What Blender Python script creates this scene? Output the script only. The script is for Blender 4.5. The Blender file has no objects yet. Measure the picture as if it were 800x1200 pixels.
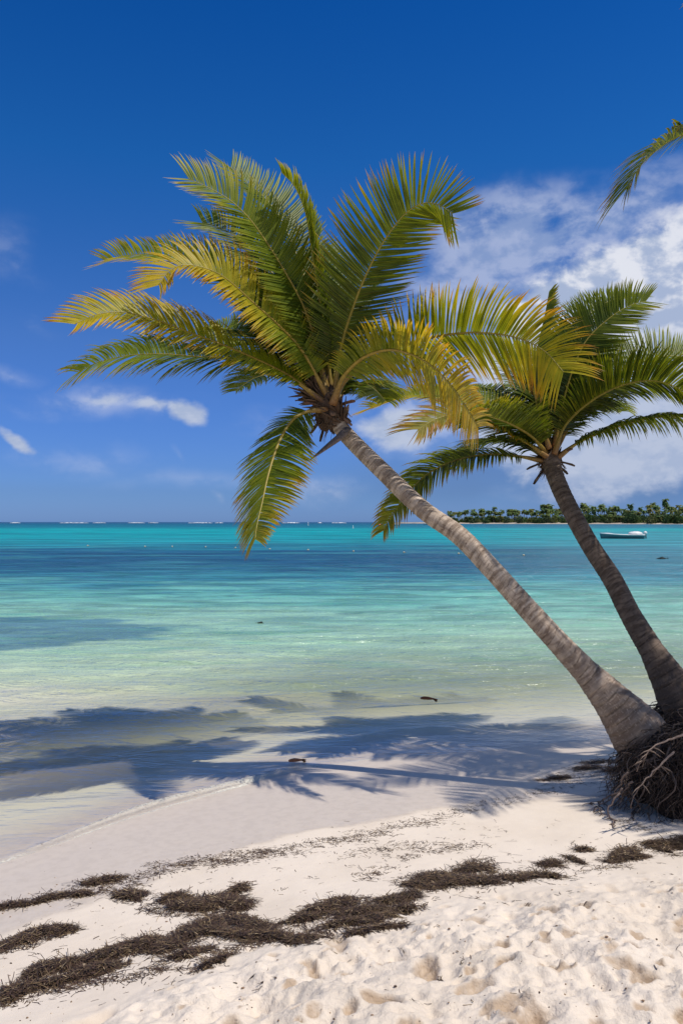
import bpy, math, random
import numpy as np
from mathutils import Vector, Matrix
R = math.radians
sc = bpy.context.scene
COL = sc.collection

# ------------------------------------------------------------------ camera
H = 2.3
F = 933.0
PITCH = math.atan(11.5/933.0)
cam_d = bpy.data.cameras.new('camera'); cam = bpy.data.objects.new('camera', cam_d); COL.objects.link(cam)
cam.location = (0, 0, H); cam.rotation_euler = (R(90)+PITCH, 0, 0)
cam_d.sensor_fit = 'VERTICAL'; cam_d.sensor_height = 36.0; cam_d.sensor_width = 24.0
cam_d.lens = 36.0*F/1200.0
cam_d.clip_start = 0.05; cam_d.clip_end = 20000
sc.camera = cam

def ray(px, py):
    x = (px-400.0)/F; up = (600.0-py)/F; c, s = math.cos(PITCH), math.sin(PITCH)
    return Vector((x, c-up*s, s+up*c))
def P(px, py, d):
    r = ray(px, py); return Vector((0, 0, H)) + r*(d/r.y)

# ------------------------------------------------------------------ helpers
def tag(o, label=None, cat=None, group=None, kind=None):
    if label: o['label'] = label
    if cat: o['category'] = cat
    if group: o['group'] = group
    if kind: o['kind'] = kind
    return o
def empty(name, loc, label, cat, group=None):
    o = bpy.data.objects.new(name, None); COL.objects.link(o); o.location = loc
    o.empty_display_size = 0.2
    return tag(o, label, cat, group)
def mesh_obj(name, verts, faces, mat, parent=None, smooth=True, colors=None, uvs=None, attrs=None):
    me = bpy.data.meshes.new(name)
    verts = np.asarray(verts, dtype=np.float32)
    if parent is not None:
        verts = verts - np.array(WL[parent.name], dtype=np.float32)
    me.from_pydata(verts.tolist() if len(verts) < 200000 else verts, [], faces)
    if mat: me.materials.append(mat)
    if smooth: me.polygons.foreach_set('use_smooth', [True]*len(me.polygons))
    if colors is not None:
        ca = me.color_attributes.new('Col', 'FLOAT_COLOR', 'POINT')
        a = np.ones((len(verts), 4), dtype=np.float32); a[:, :3] = colors
        ca.data.foreach_set('color', a.ravel())
    if attrs:
        for k, v in attrs.items():
            at = me.attributes.new(k, 'FLOAT', 'POINT'); at.data.foreach_set('value', np.asarray(v, dtype=np.float32).ravel())
    me.update()
    o = bpy.data.objects.new(name, me); COL.objects.link(o)
    if parent is not None: o.parent = parent
    WL[o.name] = WL[parent.name] if parent is not None else (0, 0, 0)
    return o
WL = {}   # world origin of each parent (all unrotated)
def thing(name, loc, label, cat, group=None):
    o = empty(name, loc, label, cat, group); WL[o.name] = tuple(loc); return o

class MB:
    def __init__(s): s.v = []; s.f = []; s.c = []
    def add(s, verts, faces, col=None):
        n = len(s.v); s.v += [tuple(v) for v in verts]; s.f += [tuple(i+n for i in f) for f in faces]
        if col is not None:
            if len(col) == 3 and not hasattr(col[0], '__len__'): s.c += [tuple(col)]*len(verts)
            else: s.c += [tuple(c) for c in col]
    def tube(s, pts, rad, n=8, cap=True, col=None, flat=1.0):
        pts = [Vector(p) for p in pts]; m = len(pts)
        vs = []; fs = []; prev = None
        for i, p in enumerate(pts):
            t = (pts[min(i+1, m-1)]-pts[max(i-1, 0)]).normalized()
            if prev is None:
                a = Vector((0, 0, 1)) if abs(t.z) < .9 else Vector((1, 0, 0)); nrm = (a - t*a.dot(t)).normalized()
            else: nrm = (prev - t*prev.dot(t)).normalized()
            prev = nrm; b = t.cross(nrm)
            r = rad[i] if hasattr(rad, '__len__') else rad
            for k in range(n):
                a = 2*math.pi*k/n
                vs.append(p + nrm*(math.cos(a)*r*flat) + b*(math.sin(a)*r))
        for i in range(m-1):
            for k in range(n):
                fs.append((i*n+k, i*n+(k+1) % n, (i+1)*n+(k+1) % n, (i+1)*n+k))
        if cap: fs.append(tuple(range(n-1, -1, -1))); fs.append(tuple((m-1)*n+k for k in range(n)))
        s.add(vs, fs, col)
    def box(s, c, sz, col=None):
        x, y, z = c; a, b, d = sz[0]/2, sz[1]/2, sz[2]/2
        vs = [(x+i*a, y+j*b, z+k*d) for i in (-1, 1) for j in (-1, 1) for k in (-1, 1)]
        s.add(vs, [(0,1,3,2),(4,6,7,5),(0,4,5,1),(2,3,7,6),(0,2,6,4),(1,5,7,3)], col)
    def ball(s, c, r, nu=12, nv=8, col=None, f=None):
        vs = []; fs = []
        for j in range(nv+1):
            th = math.pi*j/nv
            for i in range(nu):
                ph = 2*math.pi*i/nu
                d = Vector((math.sin(th)*math.cos(ph), math.sin(th)*math.sin(ph), math.cos(th)))
                k = f(d) if f else 1
                vs.append((c[0]+d.x*r[0]*k, c[1]+d.y*r[1]*k, c[2]+d.z*r[2]*k))
        for j in range(nv):
            for i in range(nu):
                fs.append((j*nu+i, (j+1)*nu+i, (j+1)*nu+(i+1) % nu, j*nu+(i+1) % nu))
        s.add(vs, fs, col)
    def build(s, name, mat, parent=None, smooth=True):
        return mesh_obj(name, s.v, s.f, mat, parent, smooth, s.c if s.c else None)

# numpy value noise
def _hash(ix, iy, seed):
    h = (ix.astype(np.int64)*374761393 + iy.astype(np.int64)*668265263 + seed*1442695041) & 0xffffffff
    h = ((h ^ (h >> 13))*1274126177) & 0xffffffff
    h = (h ^ (h >> 16)) & 0xffffff
    return h/float(0xffffff)
def vnoise(x, y, seed=0):
    x = np.asarray(x, dtype=np.float64); y = np.asarray(y, dtype=np.float64)
    ix = np.floor(x); iy = np.floor(y); fx = x-ix; fy = y-iy
    fx = fx*fx*fx*(fx*(fx*6-15)+10); fy = fy*fy*fy*(fy*(fy*6-15)+10)
    a = _hash(ix, iy, seed); b = _hash(ix+1, iy, seed); c = _hash(ix, iy+1, seed); d = _hash(ix+1, iy+1, seed)
    return (a*(1-fx)+b*fx)*(1-fy)+(c*(1-fx)+d*fx)*fy
def fbm(x, y, seed=0, octv=4, gain=.5):
    s = 0; a = 1; t = 0
    for o in range(octv):
        c, sn = math.cos(o*1.1), math.sin(o*1.1)
        s = s + a*vnoise((c*x-sn*y)*2**o+o*7.3, (sn*x+c*y)*2**o-o*3.1, seed+o*17); t += a; a *= gain
    return s/t
def sstep(a, b, x):
    t = np.clip((x-a)/(b-a), 0, 1); return t*t*(3-2*t)

# ------------------------------------------------------------------ materials
def newmat(name):
    m = bpy.data.materials.new(name); m.use_nodes = True; nt = m.node_tree
    for n in list(nt.nodes): nt.nodes.remove(n)
    out = nt.nodes.new('ShaderNodeOutputMaterial'); return m, nt, out
class NT:
    def __init__(s, nt): s.nt = nt
    def n(s, typ, **kw):
        nd = s.nt.nodes.new(typ)
        for k, v in kw.items(): setattr(nd, k, v)
        return nd
    def l(s, a, b): s.nt.links.new(a, b)
    def setin(s, nd, i, v):
        if v is None: return
        if isinstance(v, bpy.types.NodeSocket): s.l(v, nd.inputs[i])
        else: nd.inputs[i].default_value = v
    def math(s, op, a, b=None, c=None, clamp=False):
        nd = s.n('ShaderNodeMath', operation=op); nd.use_clamp = clamp
        s.setin(nd, 0, a); s.setin(nd, 1, b); s.setin(nd, 2, c); return nd.outputs[0]
    def vmath(s, op, a, b=None):
        nd = s.n('ShaderNodeVectorMath', operation=op); s.setin(nd, 0, a); s.setin(nd, 1, b); return nd.outputs[0]
    def mix(s, f, a, b, blend='MIX'):
        nd = s.n('ShaderNodeMix', data_type='RGBA', blend_type=blend)
        s.setin(nd, 0, f); s.setin(nd, 6, a if isinstance(a, bpy.types.NodeSocket) else (*a, 1)); s.setin(nd, 7, b if isinstance(b, bpy.types.NodeSocket) else (*b, 1)); return nd.outputs[2]
    def noise(s, vec, scale, detail=3, rough=.5, dist=0, out='Fac'):
        nd = s.n('ShaderNodeTexNoise'); s.setin(nd, 'Vector', vec); nd.inputs['Scale'].default_value = scale
        nd.inputs['Detail'].default_value = detail; nd.inputs['Roughness'].default_value = rough; nd.inputs['Distortion'].default_value = dist
        return nd.outputs[out]
    def mapr(s, v, a, b, c=0, d=1, smooth=True):
        nd = s.n('ShaderNodeMapRange'); nd.interpolation_type = 'SMOOTHSTEP' if smooth else 'LINEAR'
        s.setin(nd, 0, v); s.setin(nd, 1, a); s.setin(nd, 2, b); s.setin(nd, 3, c); s.setin(nd, 4, d); return nd.outputs[0]
    def ramp(s, fac, stops, interp='LINEAR'):
        nd = s.n('ShaderNodeValToRGB'); cr = nd.color_ramp; cr.interpolation = interp
        while len(cr.elements) < len(stops): cr.elements.new(.5)
        for e, (p, c) in zip(cr.elements, stops): e.position = p; e.color = (*c, 1)
        s.setin(nd, 0, fac); return nd.outputs[0]
    def bump(s, h, strength, dist, normal=None):
        nd = s.n('ShaderNodeBump'); s.setin(nd, 'Height', h); nd.inputs['Strength'].default_value = strength; nd.inputs['Distance'].default_value = dist
        if normal: s.l(normal, nd.inputs['Normal'])
        return nd.outputs[0]
    def attr(s, name, out='Fac'):
        nd = s.n('ShaderNodeAttribute'); nd.attribute_name = name; return nd.outputs[out]
    def mapping(s, vec, loc=(0,0,0), rot=(0,0,0), scale=(1,1,1), typ='POINT'):
        nd = s.n('ShaderNodeMapping', vector_type=typ); s.setin(nd, 0, vec)
        nd.inputs['Location'].default_value = loc; nd.inputs['Rotation'].default_value = rot; nd.inputs['Scale'].default_value = scale
        return nd.outputs[0]
    def principled(s, col, rough=.6, spec=.5, normal=None, metallic=0):
        nd = s.n('ShaderNodeBsdfPrincipled'); s.setin(nd, 'Base Color', col if isinstance(col, bpy.types.NodeSocket) else (*col, 1))
        s.setin(nd, 'Roughness', rough); s.setin(nd, 'Specular IOR Level', spec); s.setin(nd, 'Metallic', metallic)
        if normal: s.l(normal, nd.inputs['Normal'])
        return nd.outputs[0]
    def sep(s, vec):
        nd = s.n('ShaderNodeSeparateXYZ'); s.l(vec, nd.inputs[0]); return nd.outputs
    def comb(s, x=0, y=0, z=0):
        nd = s.n('ShaderNodeCombineXYZ'); s.setin(nd, 0, x); s.setin(nd, 1, y); s.setin(nd, 2, z); return nd.outputs[0]

def mat_leaf():
    m, nt, out = newmat('palm_leaf'); g = NT(nt)
    col = g.attr('Col', 'Color')
    oc = g.n('ShaderNodeTexCoord').outputs['Object']
    nz = g.noise(oc, 9, 3)
    c1 = g.mix(g.mapr(nz, .35, .7), col, g.mix(1.0, col, (.72, .78, .7), 'MULTIPLY'))
    p = g.principled(c1, .45, .30)
    tr = g.n('ShaderNodeBsdfTranslucent'); g.l(g.mix(1.0, c1, (1.75, 1.5, .7), 'MULTIPLY'), tr.inputs[0])
    ms = g.n('ShaderNodeMixShader'); ms.inputs[0].default_value = .40; g.l(p, ms.inputs[1]); g.l(tr.outputs[0], ms.inputs[2])
    g.l(ms.outputs[0], out.inputs[0]); return m
def mat_vcol(name, rough=.6, spec=.3, nscale=30, bump=.3, bd=.01):
    m, nt, out = newmat(name); g = NT(nt); col = g.attr('Col', 'Color'); oc = g.n('ShaderNodeTexCoord').outputs['Object']
    nz = g.noise(oc, nscale, 5, .6)
    c = g.mix(g.mapr(nz, .3, .75), col, g.mix(1.0, col, (.62, .6, .58), 'MULTIPLY'))
    g.l(g.principled(c, rough, spec, g.bump(nz, bump, bd)), out.inputs[0]); return m
def mat_plain(name, col, rough=.5, spec=.4, var=.15, scale=6):
    m, nt, out = newmat(name); g = NT(nt); oc = g.n('ShaderNodeTexCoord').outputs['Object']
    nz = g.noise(oc, scale, 4, .6)
    c = g.mix(g.mapr(nz, .3, .7), col, tuple(x*(1-var) for x in col))
    g.l(g.principled(c, rough, spec), out.inputs[0]); return m
def mat_bark(name, light, dark, base_dark):
    m, nt, out = newmat(name); g = NT(nt)
    v = g.attr('vlen'); a = g.attr('ang'); ca = g.attr('cosa'); sa = g.attr('sina')
    vec = g.comb(ca, sa, v)
    # ring scars: long thin bands round the trunk, wandering
    wob = g.noise(vec, 2.2, 2)
    vv = g.math('ADD', v, g.math('MULTIPLY', wob, .07))
    rings = g.noise(g.comb(g.math('MULTIPLY', ca, .05), g.math('MULTIPLY', sa, .05), vv), 26, 3, .65)
    rings2 = g.noise(g.comb(g.math('MULTIPLY', ca, .12), g.math('MULTIPLY', sa, .12), vv), 9, 2, .5)
    cracks = g.noise(g.comb(g.math('MULTIPLY', ca, 2.2), g.math('MULTIPLY', sa, 2.2), g.math('MULTIPLY', v, 1.2)), 9, 5, .65)
    blot = g.noise(vec, 5.5, 5, .62)
    f = g.mapr(rings, .36, .62)
    f2 = g.mapr(blot, .35, .68)
    c = g.mix(f, dark, light)
    c = g.mix(g.math('MULTIPLY', f2, .6), c, tuple(x*.62 for x in light))
    c = g.mix(g.math('MULTIPLY', g.mapr(cracks, .52, .66), .55), c, dark)
    c = g.mix(g.math('MULTIPLY', g.mapr(rings2, .55, .68), .4), c, dark)
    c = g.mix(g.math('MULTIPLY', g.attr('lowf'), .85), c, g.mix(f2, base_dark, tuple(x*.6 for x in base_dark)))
    rf = g.math('ADD', g.attr('ringf'), g.math('MULTIPLY', g.math('SUBTRACT', g.noise(vec, 14, 3), .5), .35))
    ln_ = g.math('MULTIPLY', g.mapr(rf, .80, .93), g.mapr(g.noise(vec, 4, 3), .35, .55, .35, 1))
    c = g.mix(g.math('MULTIPLY', ln_, .92), c, tuple(x*.6 for x in dark))
    chips = g.noise(vec, 34, 4, .7)
    c = g.mix(g.math('MULTIPLY', g.mapr(chips, .58, .66), .5), c, tuple(x*1.25 for x in light))
    hgt = g.math('ADD', g.math('MULTIPLY', chips, .35), g.math('MULTIPLY', rings, .5))
    hgt = g.math('ADD', hgt, g.math('MULTIPLY', rings, .3), g.math('MULTIPLY', cracks, .5))
    g.l(g.principled(c, .8, .2, g.bump(hgt, .8, .008)), out.inputs[0]); return m

def mat_sand():
    m, nt, out = newmat('coral_sand'); g = NT(nt)
    oc = g.n('ShaderNodeTexCoord').outputs['Object']
    wet = g.attr('wet'); rug = g.attr('rug')
    n1 = g.noise(oc, 1.6, 4, .55); n2 = g.noise(oc, 14, 5, .65); n3 = g.noise(oc, 190, 3, .7)
    dry = g.mix(g.mapr(n1, .35, .7), (.715, .625, .52), (.655, .565, .46))
    dry = g.mix(g.math('MULTIPLY', g.mapr(n3, .55, .72), .42), dry, (.40, .32, .25))
    wetc = g.mix(g.mapr(n2, .4, .65), (.60, .515, .42), (.55, .47, .38))
    wn = g.math('ADD', wet, g.math('MULTIPLY', g.math('SUBTRACT', n2, .5), .18))
    wf = g.mapr(wn, .38, .56)
    c = g.mix(wf, dry, wetc)
    zz = g.sep(oc)[2]
    c = g.mix(g.mapr(zz, -.03, -.2, 0, 1), c, (.74, .685, .55))  # sand under water lightened, caustic brightness put into its colour
    # damp brown sand dug up in the churned area
    damp = g.math('MULTIPLY', g.attr('pit'), g.mapr(n2, .3, .6, .5, 1))
    c = g.mix(g.math('MULTIPLY', damp, .75), c, (.36, .25, .155))
    # fine bits of weed lying on dry sand
    sp = g.noise(g.mapping(oc, rot=(0, 0, .5), scale=(1, 3.2, 1)), 38, 3, .7, .6)
    c = g.mix(g.math('MULTIPLY', g.math('MULTIPLY', g.mapr(sp, .69, .73), g.attr('litter')), .8), c, (.16, .11, .08))
    # ripples / crawling prints
    h = g.math('ADD', g.math('MULTIPLY', n3, .12), g.math('MULTIPLY', g.noise(oc, 55, 4, .6), g.math('MULTIPLY_ADD', rug, 1.1, .10)))
    rough = g.mapr(wn, .38, .62, .92, .38)
    spec = g.mapr(wn, .38, .62, .15, .4)
    nrm = g.bump(h, .6, .013)
    g.l(g.principled(c, rough, spec, nrm), out.inputs[0]); return m

def mat_water():
    m, nt, out = newmat('lagoon_water'); g = NT(nt)
    oc = g.n('ShaderNodeTexCoord').outputs['Object']; xyz = g.sep(oc)
    y = g.math('MAXIMUM', xyz[1], 4.0)
    big = g.noise(g.mapping(oc, scale=(.028, .07, 1)), 1, 4, .55)
    mid = g.noise(g.mapping(oc, scale=(.16, .42, 1)), 1, 4, .6)
    L = g.math('LOGARITHM', y, 10)
    Lw = g.math('ADD', L, g.math('ADD', g.math('MULTIPLY', g.math('SUBTRACT', big, .5), .40), g.math('MULTIPLY', g.math('SUBTRACT', mid, .5), .22)))
    t = g.mapr(Lw, .9, 3.4, 0, 1, False)   # 8 m .. 2500 m
    def pos(d): return (math.log10(d)-.9)/2.5
    col = g.ramp(t, [(pos(8.2), (.76, .67, .54)), (pos(10.5), (.52, .57, .39)), (pos(14), (.33, .49, .34)),
                     (pos(19), (.23, .43, .31)), (pos(26), (.13, .38, .30)), (pos(31), (.035, .19, .22)), (pos(41), (.010, .075, .135)),
                     (pos(62), (.010, .085, .15)), (pos(85), (.015, .25, .29)), (pos(140), (.005, .31, .33)), (pos(240), (.004, .32, .33)), (pos(340), (.004, .16, .22)),
                     (pos(600), (.004, .12, .19)), (pos(1150), (.004, .075, .14)), (pos(2300), (.01, .07, .15))])
    hol = g.noise(g.mapping(oc, loc=(5, 9, 0), scale=(.07, .16, 1)), 1, 4, .6)
    hm = g.math('MULTIPLY', g.mapr(hol, .52, .64), g.math('MULTIPLY', g.mapr(y, 26, 34), g.mapr(y, 110, 70)))
    col = g.mix(g.math('MULTIPLY', hm, .5), col, (.05, .25, .27))
    # second turquoise streaks in the dark band to the right, and streaks far off
    st = g.noise(g.mapping(oc, scale=(.006, .045, 1)), 1, 3, .5)
    far = g.math('MULTIPLY', g.mapr(y, 60, 110), g.mapr(st, .52, .62))
    far = g.math('MULTIPLY', far, g.mapr(y, 500, 350, 0, 1))
    col = g.mix(g.math('MULTIPLY', far, .55), col, (.01, .15, .21))
    rightside = g.mapr(g.math('DIVIDE', xyz[0], y), .1, .4)
    rs = g.math('MULTIPLY', rightside, g.mapr(y, 24, 34)); rs = g.math('MULTIPLY', rs, g.mapr(y, 260, 120))
    col = g.mix(g.math('MULTIPLY', rs, .62), col, (.05, .25, .30))
    # near seagrass bed on the left
    dx = g.math('DIVIDE', g.math('ADD', xyz[0], 9.0), 5.6); dy = g.math('DIVIDE', g.math('SUBTRACT', xyz[1], 16.6), 2.6)
    e = g.math('ADD', g.math('MULTIPLY', dx, dx), g.math('MULTIPLY', dy, dy))
    e = g.math('ADD', e, g.math('MULTIPLY', g.math('SUBTRACT', g.noise(g.mapping(oc, scale=(.35, .9, 1)), 1, 4, .65), .5), 2.2))
    gr = g.mapr(e, 1.15, .75, 0, 1)
    col = g.mix(g.math('MULTIPLY', gr, .72), col, (.06, .17, .22))
    # wavelets painted into the water colour: green look of wave faces
    wv = g.noise(g.mapping(oc, scale=(.35, 1.9, 1)), 1, 3, .55, .4)
    col = g.mix(g.math('MULTIPLY', g.math('MULTIPLY', g.mapr(wv, .55, .68), g.mapr(y, 10, 14)), .28), col, (.07, .36, .22))
    tA = g.noise(g.mapping(oc, rot=(0, 0, .06), scale=(.30, 1.25, 1)), 1, 4, .65, .5)
    tB = g.noise(g.mapping(oc, rot=(0, 0, -.03), scale=(.07, .34, 1)), 1, 4, .65, .5)
    lod = g.mapr(y, 28, 70)
    tx = g.math('ADD', g.math('MULTIPLY', tA, g.math('SUBTRACT', 1.0, lod)), g.math('MULTIPLY', tB, lod))
    tf = g.mapr(tx, .38, .64, .72, 1.32)  # lighter and darker ripple streaks painted in where the bump averages out
    tf = g.math('ADD', 1.0, g.math('MULTIPLY', g.math('SUBTRACT', tf, 1.0), g.mapr(y, 8, 26, .15, 1)))
    tv = g.n('ShaderNodeVectorMath', operation='SCALE'); g.l(col, tv.inputs[0]); g.l(tf, tv.inputs['Scale']); col = tv.outputs[0]
    # wave bump: wind ripples elongated along the crests
    r0 = g.noise(g.mapping(oc, rot=(0, 0, .12), scale=(.55, 1.4, 1)), .9, 3, .55, .3)
    r1 = g.noise(g.mapping(oc, rot=(0, 0, .18), scale=(1.3, 3.6, 1)), 1.5, 3, .6, .3)
    r2 = g.noise(g.mapping(oc, rot=(0, 0, -.3), scale=(1.2, 2.2, 1)), 6.5, 3, .6, .2)
    open_ = g.mapr(g.attr('depth'), .01, .4, .28, 1)
    hh = g.math('ADD', g.math('MULTIPLY', g.math('MULTIPLY', r1, open_), .10), g.math('MULTIPLY', g.math('MULTIPLY', r2, open_), .02))
    hh = g.math('ADD', hh, g.math('MULTIPLY', g.math('MULTIPLY', r0, open_), g.mapr(y, 9, 40, .12, .55)))
    nrm = g.bump(hh, 1.0, 1.25)
    dif = g.n('ShaderNodeBsdfDiffuse'); g.l(col, dif.inputs[0]); g.l(g.bump(hh, 1.0, .9), dif.inputs['Normal'])
    dep = g.attr('depth')
    trc = g.ramp(g.mapr(dep, 0, .5, 0, 1, False), [(0, (.985, .98, .965)), (1, (.88, .94, .85))])
    tra = g.n('ShaderNodeBsdfTransparent'); g.l(trc, tra.inputs[0])
    op = g.mapr(dep, .03, .75, .0, .97, True)
    m1 = g.n('ShaderNodeMixShader'); g.l(op, m1.inputs[0]); g.l(tra.outputs[0], m1.inputs[1]); g.l(dif.outputs[0], m1.inputs[2])
    lwt = g.n('ShaderNodeLayerWeight'); lwt.inputs[0].default_value = .5; g.l(nrm, lwt.inputs['Normal'])
    schl = g.math('MULTIPLY_ADD', g.math('POWER', lwt.outputs['Facing'], 4.6), .72, .02)
    gl = g.n('ShaderNodeBsdfGlossy'); gl.inputs['Roughness'].default_value = .20; g.l(nrm, gl.inputs['Normal'])
    gl.inputs[0].default_value = (.92, .96, 1, 1)
    ff = g.math('MULTIPLY', schl, g.mapr(y, 20, 120, .95, .55))
    fo_ = g.n('ShaderNodeBsdfDiffuse'); fo_.inputs[0].default_value = (.80, .78, .66, 1)
    fm = g.n('ShaderNodeMixShader'); g.l(g.math('MULTIPLY', g.attr('foam'), g.mapr(g.noise(oc, 60, 3, .65), .3, .6)), fm.inputs[0]); g.l(m1.outputs[0], fm.inputs[1]); g.l(fo_.outputs[0], fm.inputs[2]); m1 = fm
    m2 = g.n('ShaderNodeMixShader'); g.l(ff, m2.inputs[0]); g.l(m1.outputs[0], m2.inputs[1]); g.l(gl.outputs[0], m2.inputs[2])
    g.l(m2.outputs[0], out.inputs[0]); return m

LEAF = mat_leaf()
RACH = mat_vcol('palm_rachis', .45, .4, 40, .1, .003)
BARK1 = mat_bark('palm_bark_pale', (.60, .49, .385), (.20, .145, .105), (.20, .135, .095))
BARK_SHADED = mat_bark('palm_bark_shaded', (.21, .16, .125), (.075, .053, .04), (.12, .082, .06))  # bark darkened, crown shade on the trunk put into its colour
FIB = mat_vcol('dry_fibre', .85, .15, 45, .8, .01)
ROOT = mat_vcol('root_fibre', .8, .2, 60, .6, .006)
WEED = mat_vcol('dried_seaweed', .6, .3, 80, .2, .002)
SAND = mat_sand(); WATER = mat_water()

# ------------------------------------------------------------------ ground
_xw = np.linspace(-40, 60, 2001)
_yw = np.interp(_xw, [-40, -6, -2.3, -1.6, -.45, .6, 2.7, 6, 14, 60], [-26, 2.6, 5.35, 6.25, 7.35, 7.85, 8.35, 9.6, 14, 40])
_k = np.exp(-np.linspace(-2.5, 2.5, 21)**2); _k /= _k.sum()
_yw = np.convolve(np.pad(_yw, 10, mode='edge'), _k, mode='valid')
def yw(x): return np.interp(x, _xw, _yw)
_uz = np.array([[-3000, -6], [-300, -4], [-60, -2.2], [-20, -1.3], [-8, -.72], [-4, -.40], [-2, -.20], [-1, -.095], [-.4, -.03], [0, 0], [.4, .018], [1.2, .07], [2, .13], [3, .21], [3.6, .29], [4.0, .38], [4.6, .48], [6, .6], [8, .7], [20, .9], [60, 1.2]])
rng = np.random.default_rng(5)
PITS = []
for i in range(2200):
    px_, py_ = rng.uniform(-3.5, 5.0), rng.uniform(.9, 6.0)
    PITS.append((px_, py_, rng.uniform(.012, .062)*rng.uniform(.6, 1), rng.uniform(.6, 1.8), rng.uniform(0, 3.14), rng.uniform(.25, 1.0)))
def ground(x, y, detail=True):
    x = np.asarray(x, dtype=float); y = np.asarray(y, dtype=float)
    u = yw(x) - y + .10*(vnoise(x*.9, y*.9, 3)-.5)
    z = np.interp(u, _uz[:, 0], _uz[:, 1])
    # erosion mound the palms stand on
    z = z + .16*np.exp(-(((x-2.95)/.75)**2+((y-6.75)/.95)**2)) + .12*sstep(3.2, 4.6, x)*sstep(3, 1.5, np.abs(y-6.8))
    rug = sstep(3.35, 4.15, u + .5*(fbm(x*1.1, y*1.1, 9, 3)-.5))
    z = z + .012*(fbm(x*2.4, y*2.4, 11, 5, .6)-.5)*sstep(.8, 1.8, u) + .004*(fbm(x*16, y*22, 12, 3)-.5)*sstep(1.3, 2.2, u)
    if detail:
        near = (np.abs(x) < 7) & (y < 9) & (y > 0)
        b = (fbm(x*2.6, y*2.6, 21, 5, .55)-.5)*.15
        rid = 1-np.abs(2*fbm(x*4.2+3, y*4.2, 31, 4, .5)-1)
        b = b + (rid-.75)*.075 + (1-np.abs(2*fbm(x*9+3, y*9, 33, 3, .5)-1)-.75)*.016
        z = z + b*rug*np.where(near, 1, .3)
    return z, u, rug

def axis(segs):
    a = [segs[0][0]]
    for lo, hi, st in segs:
        n = max(1, int(round((hi-lo)/st)))
        a += list(lo+(hi-lo)*(np.arange(1, n+1)/n))
    return np.array(a)
def grow(lo, hi, s0, ratio, sgn=1):
    a = []; x = lo; s = s0
    while x < hi: x += s; s *= ratio; a.append(x)
    return np.array(a)*1.0
gx = np.concatenate([-(3.4+grow(0, 4000, .03, 1.22))[::-1], np.arange(-3.4, 4.0, .0115), 4.0+grow(0, 4000, .03, 1.22)])
gy = np.concatenate([(1.9-grow(0, 60, .04, 1.25))[::-1], np.arange(1.9, 5.0, .009), np.arange(5.0, 9.2, .0165), 9.2+grow(0, 3000, .03, 1.14)])
X, Y = np.meshgrid(gx, gy)
Z, U, RUG = ground(X, Y)
PIT = np.zeros_like(Z)
for i in range(46):
    PITS.append((rng.uniform(-2.2, 3.2), rng.uniform(2.2, 5.0), rng.uniform(.045, .075), rng.uniform(1.6, 2.5), rng.uniform(.3, 1.6), rng.uniform(.6, 1.0)))
for (a, b, r, asp, rot, dp) in PITS:
    i0, i1 = np.searchsorted(gx, [a-r*4.5, a+r*4.5]); j0, j1 = np.searchsorted(gy, [b-r*4.5, b+r*4.5])
    if i1 <= i0 or j1 <= j0: continue
    xs = X[j0:j1, i0:i1]-a; ys = Y[j0:j1, i0:i1]-b
    c, s = math.cos(rot), math.sin(rot)
    q = np.sqrt(((xs*c+ys*s)/(r*asp))**2+((-xs*s+ys*c)/r)**2)
    q = q + .5*(vnoise(X[j0:j1, i0:i1]*22, Y[j0:j1, i0:i1]*22, 5)-.5)
    rg = RUG[j0:j1, i0:i1]
    Z[j0:j1, i0:i1] += rg*dp*r*(-.95*(1-sstep(.35, .95, q)) + .20*np.exp(-((q-1.25)/.33)**2))
    if dp > .5: PIT[j0:j1, i0:i1] = np.maximum(PIT[j0:j1, i0:i1], rg*(1-sstep(.7, 1.15, q)))
# small clods
Z += RUG*((np.abs(X) < 7) & (Y < 7))*(.026*np.clip(fbm(X*19, Y*19, 77, 3)-.55, 0, 1)*2 + .008*(fbm(X*34, Y*34, 79, 3, .6)-.5))*(.3+1.0*sstep(.4, .6, fbm(X*2.2, Y*2.2, 78, 2)))
ny, nx = X.shape
idx = np.arange(nx*ny).reshape(ny, nx)
faces = np.stack([idx[:-1, :-1], idx[:-1, 1:], idx[1:, 1:], idx[1:, :-1]], -1).reshape(-1, 4)
wet = 1-sstep(1.35, 2.25, U + .35*(fbm(X*1.3, Y*1.3, 41, 4)-.5)+.10*(fbm(X*6, Y*6, 43, 3)-.5))
litter = sstep(1.7, 2.3, U)*(1-.6*sstep(3.6, 4.2, U))*sstep(.42, .62, fbm(X*1.3+9, Y*1.3, 51, 3))
def grid_obj(name, X, Y, Z, faces, mat, attrs):
    me = bpy.data.meshes.new(name); n = X.size
    me.vertices.add(n); me.vertices.foreach_set('co', np.stack([X, Y, Z], -1).astype(np.float32).ravel())
    nf = len(faces); me.loops.add(nf*4); me.loops.foreach_set('vertex_index', faces.astype(np.int32).ravel())
    me.polygons.add(nf); me.polygons.foreach_set('loop_start', np.arange(0, nf*4, 4, dtype=np.int32)); me.polygons.foreach_set('loop_total', np.full(nf, 4, dtype=np.int32))
    me.polygons.foreach_set('use_smooth', np.ones(nf, dtype=bool))
    for k, v in attrs.items():
        at = me.attributes.new(k, 'FLOAT', 'POINT'); at.data.foreach_set('value', v.astype(np.float32).ravel())
    me.update(calc_edges=True); me.materials.append(mat)
    o = bpy.data.objects.new(name, me); COL.objects.link(o); return o
sand = grid_obj('sand_beach', X, Y, Z, faces, SAND, {'wet': wet, 'rug': RUG, 'pit': PIT, 'litter': litter})
tag(sand, kind='structure')
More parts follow.
